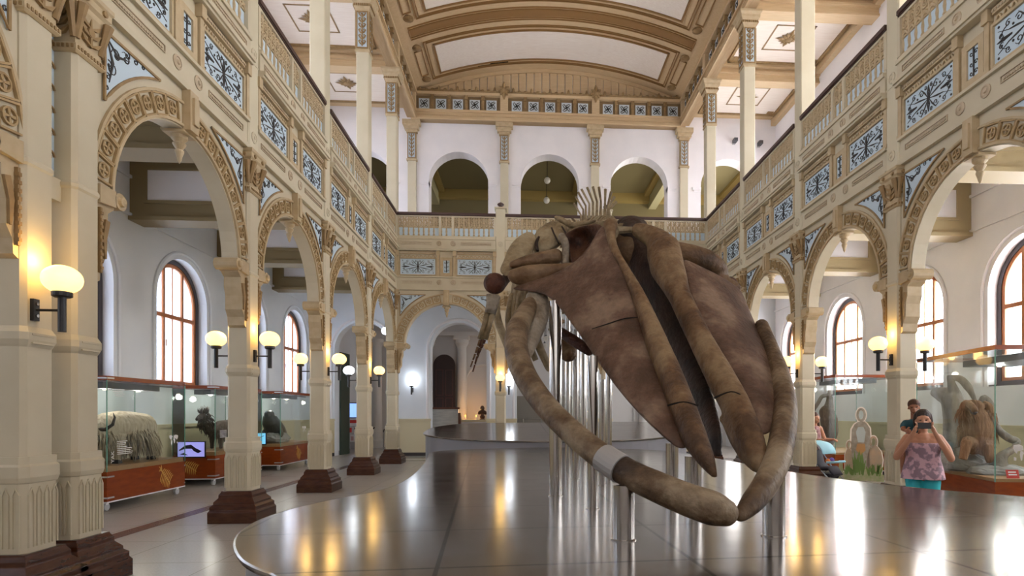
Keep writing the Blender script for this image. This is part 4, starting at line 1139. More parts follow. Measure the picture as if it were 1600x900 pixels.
# vertebrae, with tall spines, and ribs
sp = [P(950, 360, 7.0), P(950, 352, 7.5), P(938, 351, 8.2), P(926, 352, 8.9), P(915, 354, 9.6), P(908, 364, 10.4), P(902, 385, 11.2), P(893, 415, 12.6), P(886, 450, 14.0), P(879, 485, 15.6), P(873, 515, 17.2)]
spath, _ = smooth_path(sp, [1] * len(sp), 2)
n = len(spath)
for i in range(0, n, 1):
    p = spath[i]; d = (spath[min(i + 1, n - 1)] - spath[max(i - 1, 0)]).normalized()
    f_ = i / n; s = .13 * (1 - .35 * f_)
    up = Vector((0, 0, 1)); side_ = d.cross(up).normalized(); up2 = side_.cross(d)
    b = MB()
    b.tube([p - d * s * .55, p - d * s * .35, p + d * s * .35, p + d * s * .55], [s, s * .86, s * .86, s], 12)
    hgt = (.18, .22, .27, .32, .37, .40, .42)[min(i, 6)] if i < 11 else .3
    lean = -d * .10
    b.tube([p + up2 * s * .6, p + up2 * (s + hgt * .5) - lean * .5, p + up2 * (s + hgt) - lean + side_ * (.10 - .032 * min(i, 7))], [.028, .015, .019], 7, 1.0)
    for e in (-1, 1): b.tube([p + side_ * e * s * .5, p + side_ * e * (s + .22)], [.05, .03], 6)
    v = wb(b, 'vertebra', bone_pale if i < 11 else bone_jaw, smooth=False)
    if 1 <= i <= 11:
        rr = 1.15 * math.sin(min(1, (i + 3) / 6) * PI / 2) * (1 - max(0, i - 7) * .05)
        for e in (-1, 1):
            b = MB(); pts = []
            for k in range(12):
                a = R(-8) + k / 11 * R(120)
                pts.append(p + side_ * e * (s + rr * math.sin(a + R(8)) * .92) - Vector((0, 0, 1)) * (rr * 1.15 * (1 - math.cos(a + R(8))) - .02) - d * (.02 - .03 * k))
            pts, q = smooth_path(pts, [.045] * 12, 2); m_ = len(pts)
            b.tube(pts, [.035 + .018 * math.sin(PI * j / (m_ - 1)) for j in range(m_)], 7, 1.5)
            wb(b, 'rib', bone_pale, smooth=True)
b = MB()
for q in ([(869, 340, 7.35, 7), (878, 344, 7.3, 10), (886, 350, 7.3, 8)], [(886, 349, 7.3, 10), (896, 353, 7.25, 9), (912, 350, 7.2, 7), (930, 345, 7.1, 5)], [(874, 338, 7.4, 3), (876, 346, 7.3, 6)], [(890, 344, 7.3, 4), (893, 352, 7.25, 6)]):
    stube(b, q, 8)
o = wb(b, 'neck_vertebra', bone_pale); remesh(o, .014, 1)
# shoulder blade and flippers
for e in (-1, 1):
    X = (lambda q: P(*q)) if e < 0 else (lambda q: Vector((2 * 1.02 - P(*q).x, P(*q).y, P(*q).z)))
    b = MB(); b.ell(X((773, 443, 6.95)), (.135, .13, .125), 18, 12)
    b.tube([X((778, 446, 7.0)), X((790, 436, 7.1)), X((805, 425, 7.2))], [.09, .06, .05], 10)
    o = wb(b, 'humerus', bone_cap); remesh(o, .02, 3)
    o['label'] = 'dark red ball of the flipper joint'
    hu = o
    b = MB(); b.tube([X((771, 462, 6.95)), X((769, 476, 6.95)), X((766, 490, 6.95))], [.085, .07, .065], 12); wb(b, 'forearm', bone_grey, smooth=True)
    b = MB()
    for dx in (-4, 4):
        b.tube([X((766 + dx, 488, 6.95)), X((760 + dx, 510, 6.95)), X((754 + dx * .8, 530, 6.97))], [.035, .03, .038], 8)
    wb(b, 'forearm', bone_pale, smooth=True)
    for k, (dx, l_) in enumerate(((-6, 44), (-2, 52), (2, 40), (6, 28))):
        b = MB()
        for j in range(4):
            f0, f1 = j / 4, (j + .85) / 4
            a = (754 + dx * .6 - (14 + dx * -.3) * f0, 531 + l_ * f0, 6.97); c = (754 + dx * .6 - (14 + dx * -.3) * f1, 531 + l_ * f1, 6.97)
            b.tube([X(a), X(c)], [.018 - .003 * j, .014 - .002 * j], 6)
        wb(b, 'finger_bone', bone_cap if k % 2 else bone_ridge, smooth=True)
# tongue bones under the skull
b = MB(); stube(b, [(872, 516, 6.6, 14), (896, 532, 6.5, 18), (920, 548, 6.4, 16)], 8); wb(b, 'hyoid_bone', bone_cap, smooth=True)
b = MB(); stube(b, [(868, 530, 7.4, 22), (888, 552, 7.3, 28)], 10); wb(b, 'hyoid_bone', bone_ridge, smooth=True)
for a in ([(833, 505, 7.6, 14), (842, 540, 7.6, 13), (858, 575, 7.6, 12)], [(776, 462, 8.2, 9), (778, 500, 8.2, 12), (795, 545, 8.2, 12), (806, 570, 8.2, 8)], [(800, 462, 8.0, 10), (795, 500, 8.0, 12), (798, 530, 8.0, 9)]):
    b = MB(); stube(b, a, 8); wb(b, 'rib', bone_pale, smooth=True)

# steel poles that carry it
poles = [(974, 4.13, .155, 1.10, 'thick steel pole under the left jaw half, with the grey strap above it', 1),
         (1209, 4.25, .155, 1.14, 'thick steel pole under the right jaw half near the jaw tip', 1),
         (868, 6.3, .135, 2.78, 'tall steel pole left of the others, beside the left jaw', 0),
         (926, 5.45, .10, 2.12, 'steel pole right of the tallest one, under the left skull plate', 0),
         (887, 9.3, .09, 3.3, 'slim steel pole just right of the tallest front pole', 0),
         (899, 7.9, .09, 2.7, 'steel pole in the middle of the cluster behind the skull', 0),
         (911, 10.4, .12, 3.7, 'distant slim steel pole behind the cluster', 0),
         (941, 7.2, .08, 2.0, 'slim steel pole right of the cluster behind the skull', 0),
         (951, 8.3, .09, 2.2, 'rightmost slim pole of the cluster behind the skull', 0),
         (1050, 5.9, .125, 1.30, 'steel pole under the middle of the skull', 0),
         (1083, 5.5, .155, 1.20, 'steel pole between the skull tips and the jaw', 0)]
for px, t, dm, zt, lb, fork in poles:
    p = P(px, 645, t); r_ = dm / 2
    o = thing('steel_pole', lb, 'pole', (p.x, p.y, ZP), 0, 'steel support poles')
    MB().lathe((0, 0, 0), [(r_, 0), (r_, zt - ZP)], 28).build('pole', steel, o, smooth=False).data.shade_smooth()
    MB().lathe((0, 0, 0), [(r_ + .012, 0), (r_ + .012, .008), (r_ + .002, .012)], 28).build('foot_ring', steel, o)
for c in bpy.data.objects:
    if c.name.startswith('pole'):
        k = c.modifiers.new('e', 'EDGE_SPLIT'); k.split_angle = R(40)
# ------------------------------------------------------------------ globe lamps
globe_warm = mat('warm_lit_globe', 'fff0c8', .4, emit='ffc56e', es=2.2)
globe_cool = mat('white_lit_globe', 'ffffff', .4, emit='f0f6ff', es=3.0)
globe_off = mat('opal_globe', 'd9d6cc', .3)
def make_lamp(gm):
    t = thing('wall_lamp', 'globe lamp', 'lamp')
    MB().box(-.03, .03, -.03, 0, 2.36, 2.54).build('back_plate', blackm, t)
    MB().lathe((0, -.03, 2.40), [(.014, 0), (.014, -.012)], 8, 'y').lathe((0, -.03, 2.50), [(.014, 0), (.014, -.012)], 8, 'y').build('screws', steel, t)
    MB().tube([(0, -.02, 2.45), (0, -.23, 2.45)], .011, 8).build('arm', blackm, t)
    MB().lathe((0, -.23, 0), [(.03, 2.27), (.03, 2.56)], 14).build('stem', blackm, t)
    MB().lathe((0, -.23, 0), [(.055, 2.555), (.072, 2.565), (.072, 2.60), (.06, 2.605)], 18).build('cup', blackm, t)
    g = MB().ell((0, -.23, 2.705), (.142, .142, .118), 24, 16).build('globe', gm, t, smooth=True)
    return t
lw, lc = make_lamp(globe_warm), make_lamp(globe_cool)
lused = set()
def lamp(proto, x, y, rz, label, warm=True, dz=0):
    if proto.name not in lused:
        lused.add(proto.name); o = proto; o.location = (x, y, dz); o.rotation_euler = (0, 0, rz); tag(o, label, 'lamp', 'globe wall lamps')
    else: o = dup(proto, (x, y, dz), rz, label, 'globe wall lamps')
    d = bpy.data.lights.new('bulb', 'POINT'); d.energy = 9 if warm else 9; d.color = (1, .62, .18) if warm else (.85, .93, 1); d.shadow_soft_size = .14
    l_ = bpy.data.objects.new('bulb', d); scn.collection.objects.link(l_)
    # the bulb sits just clear of its globe, on the wall side
    off = Vector((0, -.06, 2.86)); off.rotate(Matrix.Rotation(rz, 3, 'Z')); l_.location = Vector((x, y, dz)) + Vector((off.x, off.y, off.z))
    return o
PXF = CL + .16; PXB = CL - .16
lamp(lw, PXF, 5.19, PI / 2, 'lit yellow globe lamp nearest the viewer, on the front column of the pair')
for y, n1, n2 in ((YS[1], 'nearest single left column', 'nearest single left column'), (YS[2], 'second single left column', 'second single left column'), (YS[3], 'third single left column', 'third single left column')):
    lamp(lw, PXF, y, PI / 2, 'lit globe lamp on the nave side of the ' + n1)
    if y == YS[3]: lamp(lc, PXB, y, -PI / 2, 'white globe lamp on the aisle side of the ' + n2, False)
    else: lamp(lw, PXB, y, -PI / 2, 'lit globe lamp on the aisle side of the ' + n2)
lamp(lw, BX[1], YS[4] - .16, 0, 'lit yellow globe lamp on the back arcade column left of the whale')
lamp(lc, -4.22, YE, 0, 'bright white globe lamp on the back wall left of the arched opening', False)
lamp(lc, -.64, YE, 0, 'bright white globe lamp on the back wall behind the whale jaw', False)
lamp(lw, CR - .16, YS[1], -PI / 2, 'lit globe lamp on the nave side of the nearest right column')
lamp(lw, CR + .16, YS[1], PI / 2, 'globe lamp on the aisle side of the nearest right column, against the window')
lamp(lw, CR - .16, YS[2], -PI / 2, 'lit globe lamp on the nave side of the right column by the stroller')
lamp(lw, CR + .16, YS[2], PI / 2, 'globe lamp on the aisle side of the right column by the stroller')

def pendant(x, y, ztop, zg, r, gm, label, grp):
    t = thing('pendant_lamp', label, 'lamp', (x, y, zg), 0, grp)
    MB().tube([(0, 0, r * .9), (0, 0, ztop - zg)], .012, 6).build('rod', blackm, t)
    MB().lathe((0, 0, 0), [(r * .35, r * .9), (r * .4, r * 1.15), (r * .15, r * 1.3)], 12).build('cap', blackm, t)
    MB().lathe((0, 0, 0), [(.06, ztop - zg), (.06, ztop - zg - .08), (.02, ztop - zg - .12)], 12).build('ceiling_rose', blackm, t)
    MB().ell((0, 0, 0), (r, r, r), 20, 12).build('globe', gm, t, smooth=True)
p = P(855, 282, 24.2); pendant(p.x, p.y, 12.0, p.z, .13, globe_off, 'unlit pendant globe in the upper middle arch, the higher one', 'pendants of the upper room')
p = P(854, 313, 26.6); pendant(p.x, p.y, 12.0, p.z, .14, globe_off, 'unlit pendant globe in the upper middle arch, the lower one', 'pendants of the upper room')
p = P(853, 529, 23.8); pendant(p.x, p.y, 6.8, p.z, .11, globe_off, 'small hanging globe seen behind the jaw, the higher one', 'small hanging globes')
p = P(851, 540, 25.2); pendant(p.x, p.y, 6.8, p.z, .11, globe_off, 'small hanging globe seen behind the jaw, the lower one', 'small hanging globes')
p = P(602, 517, 21.6); pendant(p.x, p.y, 6.8, p.z, .14, globe_cool, 'bright white hanging globe at the back of the left aisle', None)

# ------------------------------------------------------------------ objects in the far room
t = thing('bench', 'pale stone ledge in the niche of the far room', 'bench', (-2.2, 27.0, 0))
MB().box(-1.3, 1.3, -.3, .3, 0, 1.2).build('base', wallw, t); MB().box(-1.38, 1.38, -.36, .3, 1.2, 1.3).build('top', dado, t)
p = P(754, 655, 26.9); bx_ = p.x
t = thing('bust', 'small dark bust on the ledge of the far room', 'bust', (bx_, 26.95, 1.3))
b = MB().ell((0, 0, .50), (.10, .12, .13), 14, 10); b.tube([(0, 0, .42), (0, 0, .30), (0, 0, .22)], [.06, .07, .14], 12); b.tube([(-.2, 0, .26), (-.1, 0, .32), (0, 0, .33), (.1, 0, .32), (.2, 0, .26)], [.06, .09, .1, .09, .06], 10)
b.tube([(0, -.1, .5), (0, -.14, .48)], .02, 6).ell((0, .02, .12), (.12, .1, .1), 10, 8)
o = b.build('head_and_shoulders', mat('dark_bronze', '4a3020', .4), t); remesh(o, .012, 2)
MB().lathe((0, 0, 0), [(.12, 0), (.12, .03), (.06, .05), (.06, .1)], 14).build('socle', mat('dark_bronze', '4a3020', .4), t)
for px, s_, zz in ((727, 'left', 0), (744, 'right', .1)):
    p = P(px, 650, 26.8)
    t = thing('candle', 'small glowing light on the ledge beside the bust, %s one' % s_, 'candle', (p.x, p.y, 1.3), 0, 'small lights on the ledge')
    MB().lathe((0, 0, 0), [(.035, 0), (.035, .12)], 10).build('body', white, t)
    MB().ell((0, 0, .16), (.02, .02, .04), 8, 6).build('flame', mat('flame', 'ffb050', .5, emit='ff9a30', es=12), t)
    d = bpy.data.lights.new('glow', 'POINT'); d.energy = 10; d.color = (1, .5, .15); d.shadow_soft_size = .05
    l_ = bpy.data.objects.new('glow', d); scn.collection.objects.link(l_); l_.location = (p.x, p.y, 1.62)
# dark green door leaf behind the left aisle opening
d = MB().box(0, .9, 0, .06, 0, 3.9).build('door_2', mat('dark_green_door', '33453c', .5)); struct(d); d.location = (-7.0, YE + .55, 0); d.rotation_euler = (0, 0, R(86))
# wide staircase behind the middle opening
mb = MB()
for k in range(14): mb.box(-.9, 2.7, 24.2 + .28 * k, 24.5 + .28 * k, 0, .17 * (k + 1))
trim(mb, mat('dull_stone_steps', '8f8a80', .6))
t = thing('handrail', 'thin silver stair rail behind the whale jaw', 'railing', (-.1, 23.9, 0))
MB().tube([(-.6, 0, 0), (-.6, 0, 1.35), (.7, 0, 1.35), (.7, 0, 0)], .022, 8).build('hoop', steel, t)
MB().tube([(0, 0, 0), (0, 0, 1.35)], .018, 8).build('upright', steel, t)
# information kiosk
p = P(556, 645, 27.2)
t = thing('information_kiosk', 'white kiosk with a lit blue screen and red leaflets, left aisle', 'kiosk', (p.x, 27.2, 0), R(12))
MB().box(-.5, .5, -.05, .35, .3, 1.35).build('cabinet', white, t)
MB().frus(0, .15, 0, .3, .36, .5, .15, .2).build('base', mat('grey_base', 'a9a7a8', .5), t)
for z in (.65, .98): MB().box(-.5, .5, -.12, -.05, z, z + .02).build('shelf', mat('grey_base', 'a9a7a8', .5), t)
b = MB()
MB().box(-.46, .46, -.06, 0.0, 1.36, 2.06).build('screen_housing', mat('navy_housing', '1a2250', .3), t)
MB().box(-.42, .42, -.068, -.06, 1.40, 2.02).build('screen', mat('kiosk_screen', '9cc4ff', .2, emit='8fb8f5', es=.9), t)
b = MB(); disc2(b, -.32, 1.94, .09, -.075, -.068); disc2(b, .34, 1.94, .09, -.075, -.068); b.build('screen_badge', mat('magenta', 'c2287a', .4, emit='c2287a', es=.5), t)
red = mat('red_print', 'c22a25', .5)
MB().box(-.4, .42, -.06, -.05, 1.14, 1.28).build('red_banner', red, t)
for x in (-.36, -.1, .16, .36):
    for z in (.72,): MB().box(x - .08, x + .08, -.1, -.08, z, z + .22).build('leaflet', red if x != .16 else mat('dark_leaflet', '3d3038', .5), t)
for x in (-.3, 0, .3): MB().box(x - .06, x + .06, -.1, -.08, .36, .55).build('leaflet', mat('pink_leaflet', 'c9a0a0', .5), t)
p = P(594, 645, 26.5)
for k, dx in enumerate((-.16, .16)):
    t = thing('barrier_post', 'thin silver post with a dark bent top between the last left columns, %s' % ('left one' if k == 0 else 'right one'), 'post', (p.x + dx * 1.6, 26.5, 0), 0, 'pair of thin posts')
    MB().lathe((0, 0, 0), [(.12, 0), (.12, .02), (.02, .03), (.02, .75)], 12).build('post', steel, t)
    MB().tube([(0, 0, .75), (.02, 0, .85), (.1, 0, .92), (.12, 0, .98)], [.02, .025, .03, .02], 8).build('head', blackm, t)
for px, py in ((1147, 222), (1187, 225)):
    p = P(px, py, 22.9)
    t = thing('security_camera', 'small security camera on the upper white wall at right, %s one' % ('left' if px < 1160 else 'right'), 'camera', (p.x, YE, p.z), 0, 'upper wall cameras')
    MB().box(-.05, .05, -.05, 0, -.08, .08).build('bracket', mat('grey_base', 'a9a7a8', .5), t); MB().box(-.07, .07, -.3, -.05, -.05, .07).build('body', mat('grey_dark', '4c4c50', .5), t)

# ------------------------------------------------------------------ glass display cases
silver = mat('silver_clip', 'c9c9c9', .3, metal=.7)
def fishbone(mb, cx, cz, s, y0, y1, ang=0.0, flip=1):
    def m(x, z): c, s_ = math.cos(ang), math.sin(ang); return (cx + flip * (x * c - z * s_) * s, cz + (x * s_ + z * c) * s)
    mb.stroke([m(-.5, .18), (m(-.2, .1)), m(.1, 0), m(.5, -.12)], [.07 * s, .06 * s, .05 * s, .02 * s], y0, y1)
    for k in range(7):
        x = -.28 + k * .115
        mb.stroke([m(x, .08 - .1 * k / 7), m(x + .05, .28), m(x + .12, .40 - .03 * abs(k - 3))], [.04 * s, .045 * s, .012 * s], y0, y1)
        mb.stroke([m(x, .08 - .1 * k / 7), m(x + .02, -.2), m(x + .07, -.42 + .03 * abs(k - 3))], [.04 * s, .045 * s, .012 * s], y0, y1)
    mb.stroke([m(-.5, .35), m(-.42, .2), m(-.52, .04)], [.03 * s, .12 * s, .03 * s], y0, y1)
    mb.stroke([m(-.42, .2), m(-.62, .22)], [.06 * s, .02 * s], y0, y1)
def worldmap(mb, cx, cz, s, y0, y1):
    for pg in ([(-.5, .28), (-.3, .32), (-.12, .25), (-.22, .1), (-.3, .02), (-.36, .08), (-.46, .15)], [(-.28, .0), (-.16, -.05), (-.18, -.2), (-.24, -.36), (-.28, -.2)],
               [(-.02, .1), (.1, .1), (.14, -.02), (.08, -.22), (.03, -.2), (.0, -.02), (-.05, .02)], [(-.03, .14), (.02, .28), (.2, .32), (.45, .28), (.48, .18), (.38, .05), (.3, .0), (.26, .08), (.14, .1)],
               [(.32, -.14), (.44, -.12), (.44, -.24), (.34, -.24)]):
        mb.poly([(cx + a * s, cz + b * s) for a, b in pg], y0, y1)
def make_case(name, label, x, y, rz, lx, ly, z0, z1, zt, print_pos, mapp=None, opener=False, zl=.08):
    """local: x from 0 to lx, y from 0 to ly; near face at y=0, aisle... face at x=lx faces the nave for the left cases"""
    t = thing(name, label, 'display case', (x, y, 0), rz, 'glass display cases on wheels')
    MB().box(0, lx, 0, ly, z0, z1).build('base_cabinet', casewood, t)
    MB().box(-.005, lx + .005, -.005, ly + .005, z0 - .02, z0).build('base_rail', white, t)
    MB().box(.02, lx - .02, .02, ly - .02, z1, z1 + zl).build('inner_floor', caseledge, t)
    e = .012
    for a in ((0, lx, 0, e), (0, lx, ly - e, ly), (0, e, e, ly - e), (lx - e, lx, e, ly - e)):
        MB().box(a[0], a[1], a[2], a[3], z1 + .002, zt - .07).build('glass_pane', case_glass, t)
    for cx in (0, lx):
        for cy in (0, ly): MB().box(cx - .006, cx + .006, cy - .006, cy + .006, z1, zt - .07).build('glass_edge', edge_glass, t)
    MB().box(0, lx, 0, .02, zt - .07, zt).box(0, lx, ly - .02, ly, zt - .07, zt).box(0, .02, .02, ly - .02, zt - .07, zt).box(lx - .02, lx, .02, ly - .02, zt - .07, zt).build('top_band', casewood, t)
    MB().box(.02, lx - .02, .02, ly - .02, zt - .075, zt - .065).build('glass_top', case_glass, t)
    MB().box(lx * .3, lx * .7, ly * .15, ly * .85, zt - .19, zt - .08).build('light_box', mat('grey_light_box', '55595e', .5), t)
    for cy in (ly * .3, ly * .7):
        MB().lathe((lx * .5, cy, zt - .21), [(.03, 0), (.035, .02)], 12).build('spot_lamp', mat('case_spot', 'ffe9c8', .4, emit='ffe2b8', es=6), t)
        d = bpy.data.lights.new('spot', 'POINT'); d.energy = 7; d.color = (1, .93, .84); d.shadow_soft_size = .06
        l_ = bpy.data.objects.new('spot', d); scn.collection.objects.link(l_); l_.location = Matrix.Translation((x, y, 0)) @ Matrix.Rotation(rz, 4, 'Z') @ Vector((lx * .5, cy, zt - .27))
    for cx in (.1, lx - .1):
        for cy in (.12, ly - .12):
            w_ = MB().lathe((cx - .02, cy, .065), [(.063, 0), (.065, .01), (.065, .035), (.063, .045)], 16, 'x').build('caster', mat('clear_caster', 'b9bcbe', .25), t)
            MB().box(cx - .03, cx + .03, cy - .03, cy + .03, .1, z0 - .02).build('caster_fork', white, w_)
    for z in (z0 + .06, z1 - .08, zt - .035):
        for cy in (0, ly):
            MB().box(lx - .01, lx + .012, cy - .02 if cy else 0, cy if cy else .16, z - .012, z + .012).build('clip', silver, t)
        MB().box(lx - .16, lx, -.012, 0, z - .012, z + .012).build('clip', silver, t)
    for (f_, c, s_, an) in print_pos:
        g = MB(); fishbone(g, c, (z0 + z1) / 2, s_, -.004, 0, an)
        if f_ == 'x': g.xf(Matrix.Translation((lx, 0, 0)) @ Matrix.Rotation(PI / 2, 4, 'Z'))
        elif f_ == 'w': g.xf(Matrix.Translation((0, 0, 0)) @ Matrix.Rotation(-PI / 2, 4, 'Z') @ Matrix.Scale(-1, 4, (1, 0, 0)))
        recalc(g.build('fishbone_print', goldfig, t))
    if mapp:
        g = MB(); worldmap(g, mapp[1], mapp[2], mapp[3], -.006, -.001)
        if mapp[0] == 'x': g.xf(Matrix.Translation((lx, 0, 0)) @ Matrix.Rotation(PI / 2, 4, 'Z'))
        elif mapp[0] == 'w': g.xf(Matrix.Rotation(-PI / 2, 4, 'Z') @ Matrix.Scale(-1, 4, (1, 0, 0)))
        recalc(g.build('world_map_decal', white, t))
    return t
case1 = make_case('display_case', 'glass case on wheels with the pale yak, nearest at left', -7.7, 10.05, 0, .95, 2.2, .16, .64, 2.2, [('x', 1.55, .42, -.5)], ('x', 1.82, 1.08, .3))
case2 = make_case('display_case', 'glass case with a screen and a shaggy dark animal, behind the yak case', -7.7, 13.5, 0, .9, 2.3, .16, .66, 2.2, [('y', .35, .36, -.3)])
case3 = make_case('display_case', 'glass case at left with a blue screen and a round dark animal', -7.7, 16.9, 0, .93, 2.3, .16, .66, 2.2, [('x', 1.3, .4, -.6)], ('x', 1.75, 1.1, .3))
def tv(x, y, z, w_, h, label, scr, dark, shape, rz=0):
    t = thing('monitor', label, 'screen', (x, y, z), rz, 'small video screens')
    MB().box(-w_ / 2, w_ / 2, -.03, 0, 0, h).build('frame', blackm, t)
    s = MB().box(-w_ / 2 + .02, w_ / 2 - .02, -.034, -.03, .025, h - .02).build('picture', scr, t)
    g = MB(); [g.poly([(q[0] * w_ * .5, h / 2 + q[1] * h * .5) for q in pg], -.038, -.034) for pg in shape]; recalc(g.build('picture_subject', dark, s))
tv(-7.28, 13.48, .62, .6, .36, 'small screen showing a dark seal on lilac water', mat('screen_lilac', '8f90cc', .2, emit='8a8bd0', es=.8), mat('screen_dark', '1c1c3a', .4),
   [[(-.8, .0), (-.4, .5), (.0, .6), (.3, .2), (.75, -.2), (.5, -.45), (.2, -.2), (.05, .1), (-.4, .1), (-.85, -.2)], [(-.8, -.6), (-.5, -.4), (-.2, -.7)]])
tv(-7.38, 16.88, .72, .5, .34, 'small cyan screen showing a dark insect', mat('screen_cyan', '6fb6d8', .2, emit='70bce0', es=.8), mat('screen_dark', '1c1c3a', .4),
   [arc(-.15, -.05, .28, 0, 2 * PI, 10)[:-1], [(.1, .1), (.75, .5), (.8, .45), (.15, .0)], [(-.4, -.1), (-.8, -.3), (-.78, -.36), (-.38, -.2)], [(.0, -.2), (.4, -.5), (.36, -.55), (-.05, -.28)]])
# lettering on the yak case
def text(s, name, size, M, m, parent):
    c = bpy.data.curves.new(name, 'FONT'); c.body = s; c.size = size; c.extrude = .001; c.align_x = 'LEFT'
    o = bpy.data.objects.new(name, c); scn.collection.objects.link(o); c.materials.append(m); bpy.context.view_layer.update()
    me = bpy.data.meshes.new_from_object(o); bpy.data.objects.remove(o)
    o = bpy.data.objects.new(name, me); scn.collection.objects.link(o); o.parent = parent; o.matrix_local = M; return o
Mface = Matrix.Translation((.955, .16, .78)) @ Matrix.Rotation(PI / 2, 4, 'Z') @ Matrix.Rotation(PI / 2, 4, 'X') @ Matrix.Rotation(PI / 2, 4, 'Z')
text('YAK', 'lettering', .10, Mface, white, case1)
for k in range(8):
    z = 1.12 - k * .03; g = MB().box(.951, .953, .24, .24 + (.4 if k > 3 else .25) - .03 * (k % 3), z, z + .01); g.build('small_print', white, case1)
for k in range(4): MB().box(.951, .953, .12 + .02 * k, .42 - .03 * (k % 2), 1.98 - k * .035, 1.992 - k * .035).build('small_print', white, case1)
for k in range(6): MB().box(.901, .903, .2, .5, 1.2 - k * .03, 1.21 - k * .03).build('small_print', white, case2)

# fur
def fur(name, c1, c2, st=(1, 1, .25), sc=22, bump=1.0):
    return mat(name, c1, .8, hex2=c2, scale=sc, bump=bump, stretch=st)
def strands(mb, cen, rad, n, ln, wd, down=(0, 0, -1), seed=1, zlo=-1, zhi=1):
    """hair locks lying over an ellipsoid"""
    rnd = random.Random(seed)
    for _ in range(n):
        a = rnd.uniform(0, 2 * PI); u = rnd.uniform(zlo, zhi); s = math.sqrt(1 - u * u)
        nrm = Vector((s * math.cos(a), s * math.sin(a), u))
        p = Vector(cen) + Vector((nrm.x * rad[0], nrm.y * rad[1], nrm.z * rad[2]))
        d = (Vector(down) + nrm * .45 + Vector((rnd.uniform(-.2, .2), rnd.uniform(-.2, .2), 0))).normalized()
        l_ = ln * rnd.uniform(.6, 1.2)
        mb.tube([p - nrm * .01, p + d * l_ * .5 + nrm * .01, p + (d + Vector(down) * .3) * l_], [wd, wd * .8, wd * .15], 4)
# yak: length along y, head towards the viewer
yw = fur('pale_yak_wool', 'c9bda6', 'a3967f'); yd = fur('grey_yak_wool', '6e665c', '8b8274'); hornm = mat('dark_horn', '2c2724', .35)
t = thing('yak', 'pale long-haired stuffed yak with dark curved horns in the nearest left case', 'yak', (-7.22, 11.2, .72))
b = MB()
b.tube([(0, .68, .55), (0, .5, .60), (0, .2, .61), (0, -.15, .62), (0, -.42, .62), (0, -.6, .56)], [.17, .27, .29, .30, .27, .20], 18)
b.tube([(0, -.45, .66), (0, -.65, .56), (0, -.8, .48)], [.24, .2, .15], 14)
b.tube([(0, -.72, .55), (0, -.86, .44), (0, -.96, .30)], [.13, .12, .07], 12)
b.ell((0, -.97, .28), (.075, .06, .06), 12, 8)
for sx_ in (-1, 1):
    for yy in (.52, -.4):
        b.tube([(sx_ * .15, yy, .5), (sx_ * .15, yy + (.06 if yy > 0 else -.02), .28), (sx_ * .15, yy, .08), (sx_ * .15, yy - .02, .04)], [.13, .075, .05, .055], 10)
    b.tube([(sx_ * .1, -.72, .58), (sx_ * .2, -.7, .55)], [.04, .02], 6)
o = b.build('body', yw, t); remesh(o, .016, 3)
b = MB(); strands(b, (0, .08, .5), (.29, .62, .26), 420, .26, .017, seed=3, zlo=-.8, zhi=.85); strands(b, (0, -.62, .5), (.2, .22, .2), 160, .2, .015, seed=5)
b.build('long_wool', yw, t, smooth=True)['label'] = 'long pale wool hanging down the flanks'
b = MB(); strands(b, (0, -.82, .5), (.12, .13, .12), 110, .12, .012, seed=8, zlo=-.4); b.build('forehead_wool', yd, t, smooth=True)
for s in (-1, 1):
    MB().tube([(s * .08, -.78, .60), (s * .2, -.78, .60), (s * .3, -.76, .68), (s * .31, -.72, .80), (s * .27, -.70, .88)], [.035, .032, .026, .018, .005], 10).build('horn', hornm, t, smooth=True)
    for yy in (.52, -.42): MB().frus(s * .15, yy, 0, .07, .055, .045).build('hoof', hornm, t)
b = MB(); b.ell((0, -1.01, .29), (.065, .04, .045), 12, 8); b.build('muzzle', hornm, t, smooth=True)
b = MB(); b.tube([(0, .82, .6), (0, .9, .45), (0, .9, .2)], [.03, .05, .06], 8); strands(b, (0, .9, .3), (.05, .05, .15), 60, .15, .01, seed=9); b.build('tail', yw, t, smooth=True)

# shaggy dark animal
dk = fur('dark_shaggy_hair', '2f2520', '46382f')
t = thing('mounted_animal', 'dark shaggy stuffed animal with raised head in the second left case', 'animal', (-7.3, 14.55, .74))
b = MB(); b.tube([(.12, .75, .42), (.1, .4, .48), (.06, .1, .46), (.0, -.15, .40)], [.15, .22, .22, .16], 14)
b.tube([(0, -.1, .42), (-.04, -.32, .50), (-.06, -.42, .68), (-.06, -.5, .78)], [.15, .11, .085, .08], 12); b.tube([(-.06, -.46, .80), (-.06, -.62, .76), (-.06, -.74, .70)], [.075, .055, .035], 10)
for sx_ in (-1, 1):
    for yy in (.6, -.1): b.tube([(sx_ * .1 + .05, yy, .35), (sx_ * .1 + .05, yy, .15), (sx_ * .1 + .05, yy, .02)], [.08, .045, .04], 8)
    b.tube([(-.06 + sx_ * .04, -.46, .85), (-.06 + sx_ * .06, -.45, .93)], [.025, .01], 6)
o = b.build('body', dk, t); remesh(o, .016, 2)
b = MB(); strands(b, (.08, .3, .45), (.22, .55, .2), 260, .16, .014, seed=4); strands(b, (-.05, -.38, .66), (.1, .12, .2), 170, .13, .012, (0, .3, -.6), seed=6)
b.build('shaggy_coat', dk, t, smooth=True)
b = MB(); strands(b, (-.06, -.46, .84), (.08, .08, .06), 70, .1, .008, (0, .2, .8), seed=7, zlo=0); b.build('crest', dk, t, smooth=True)
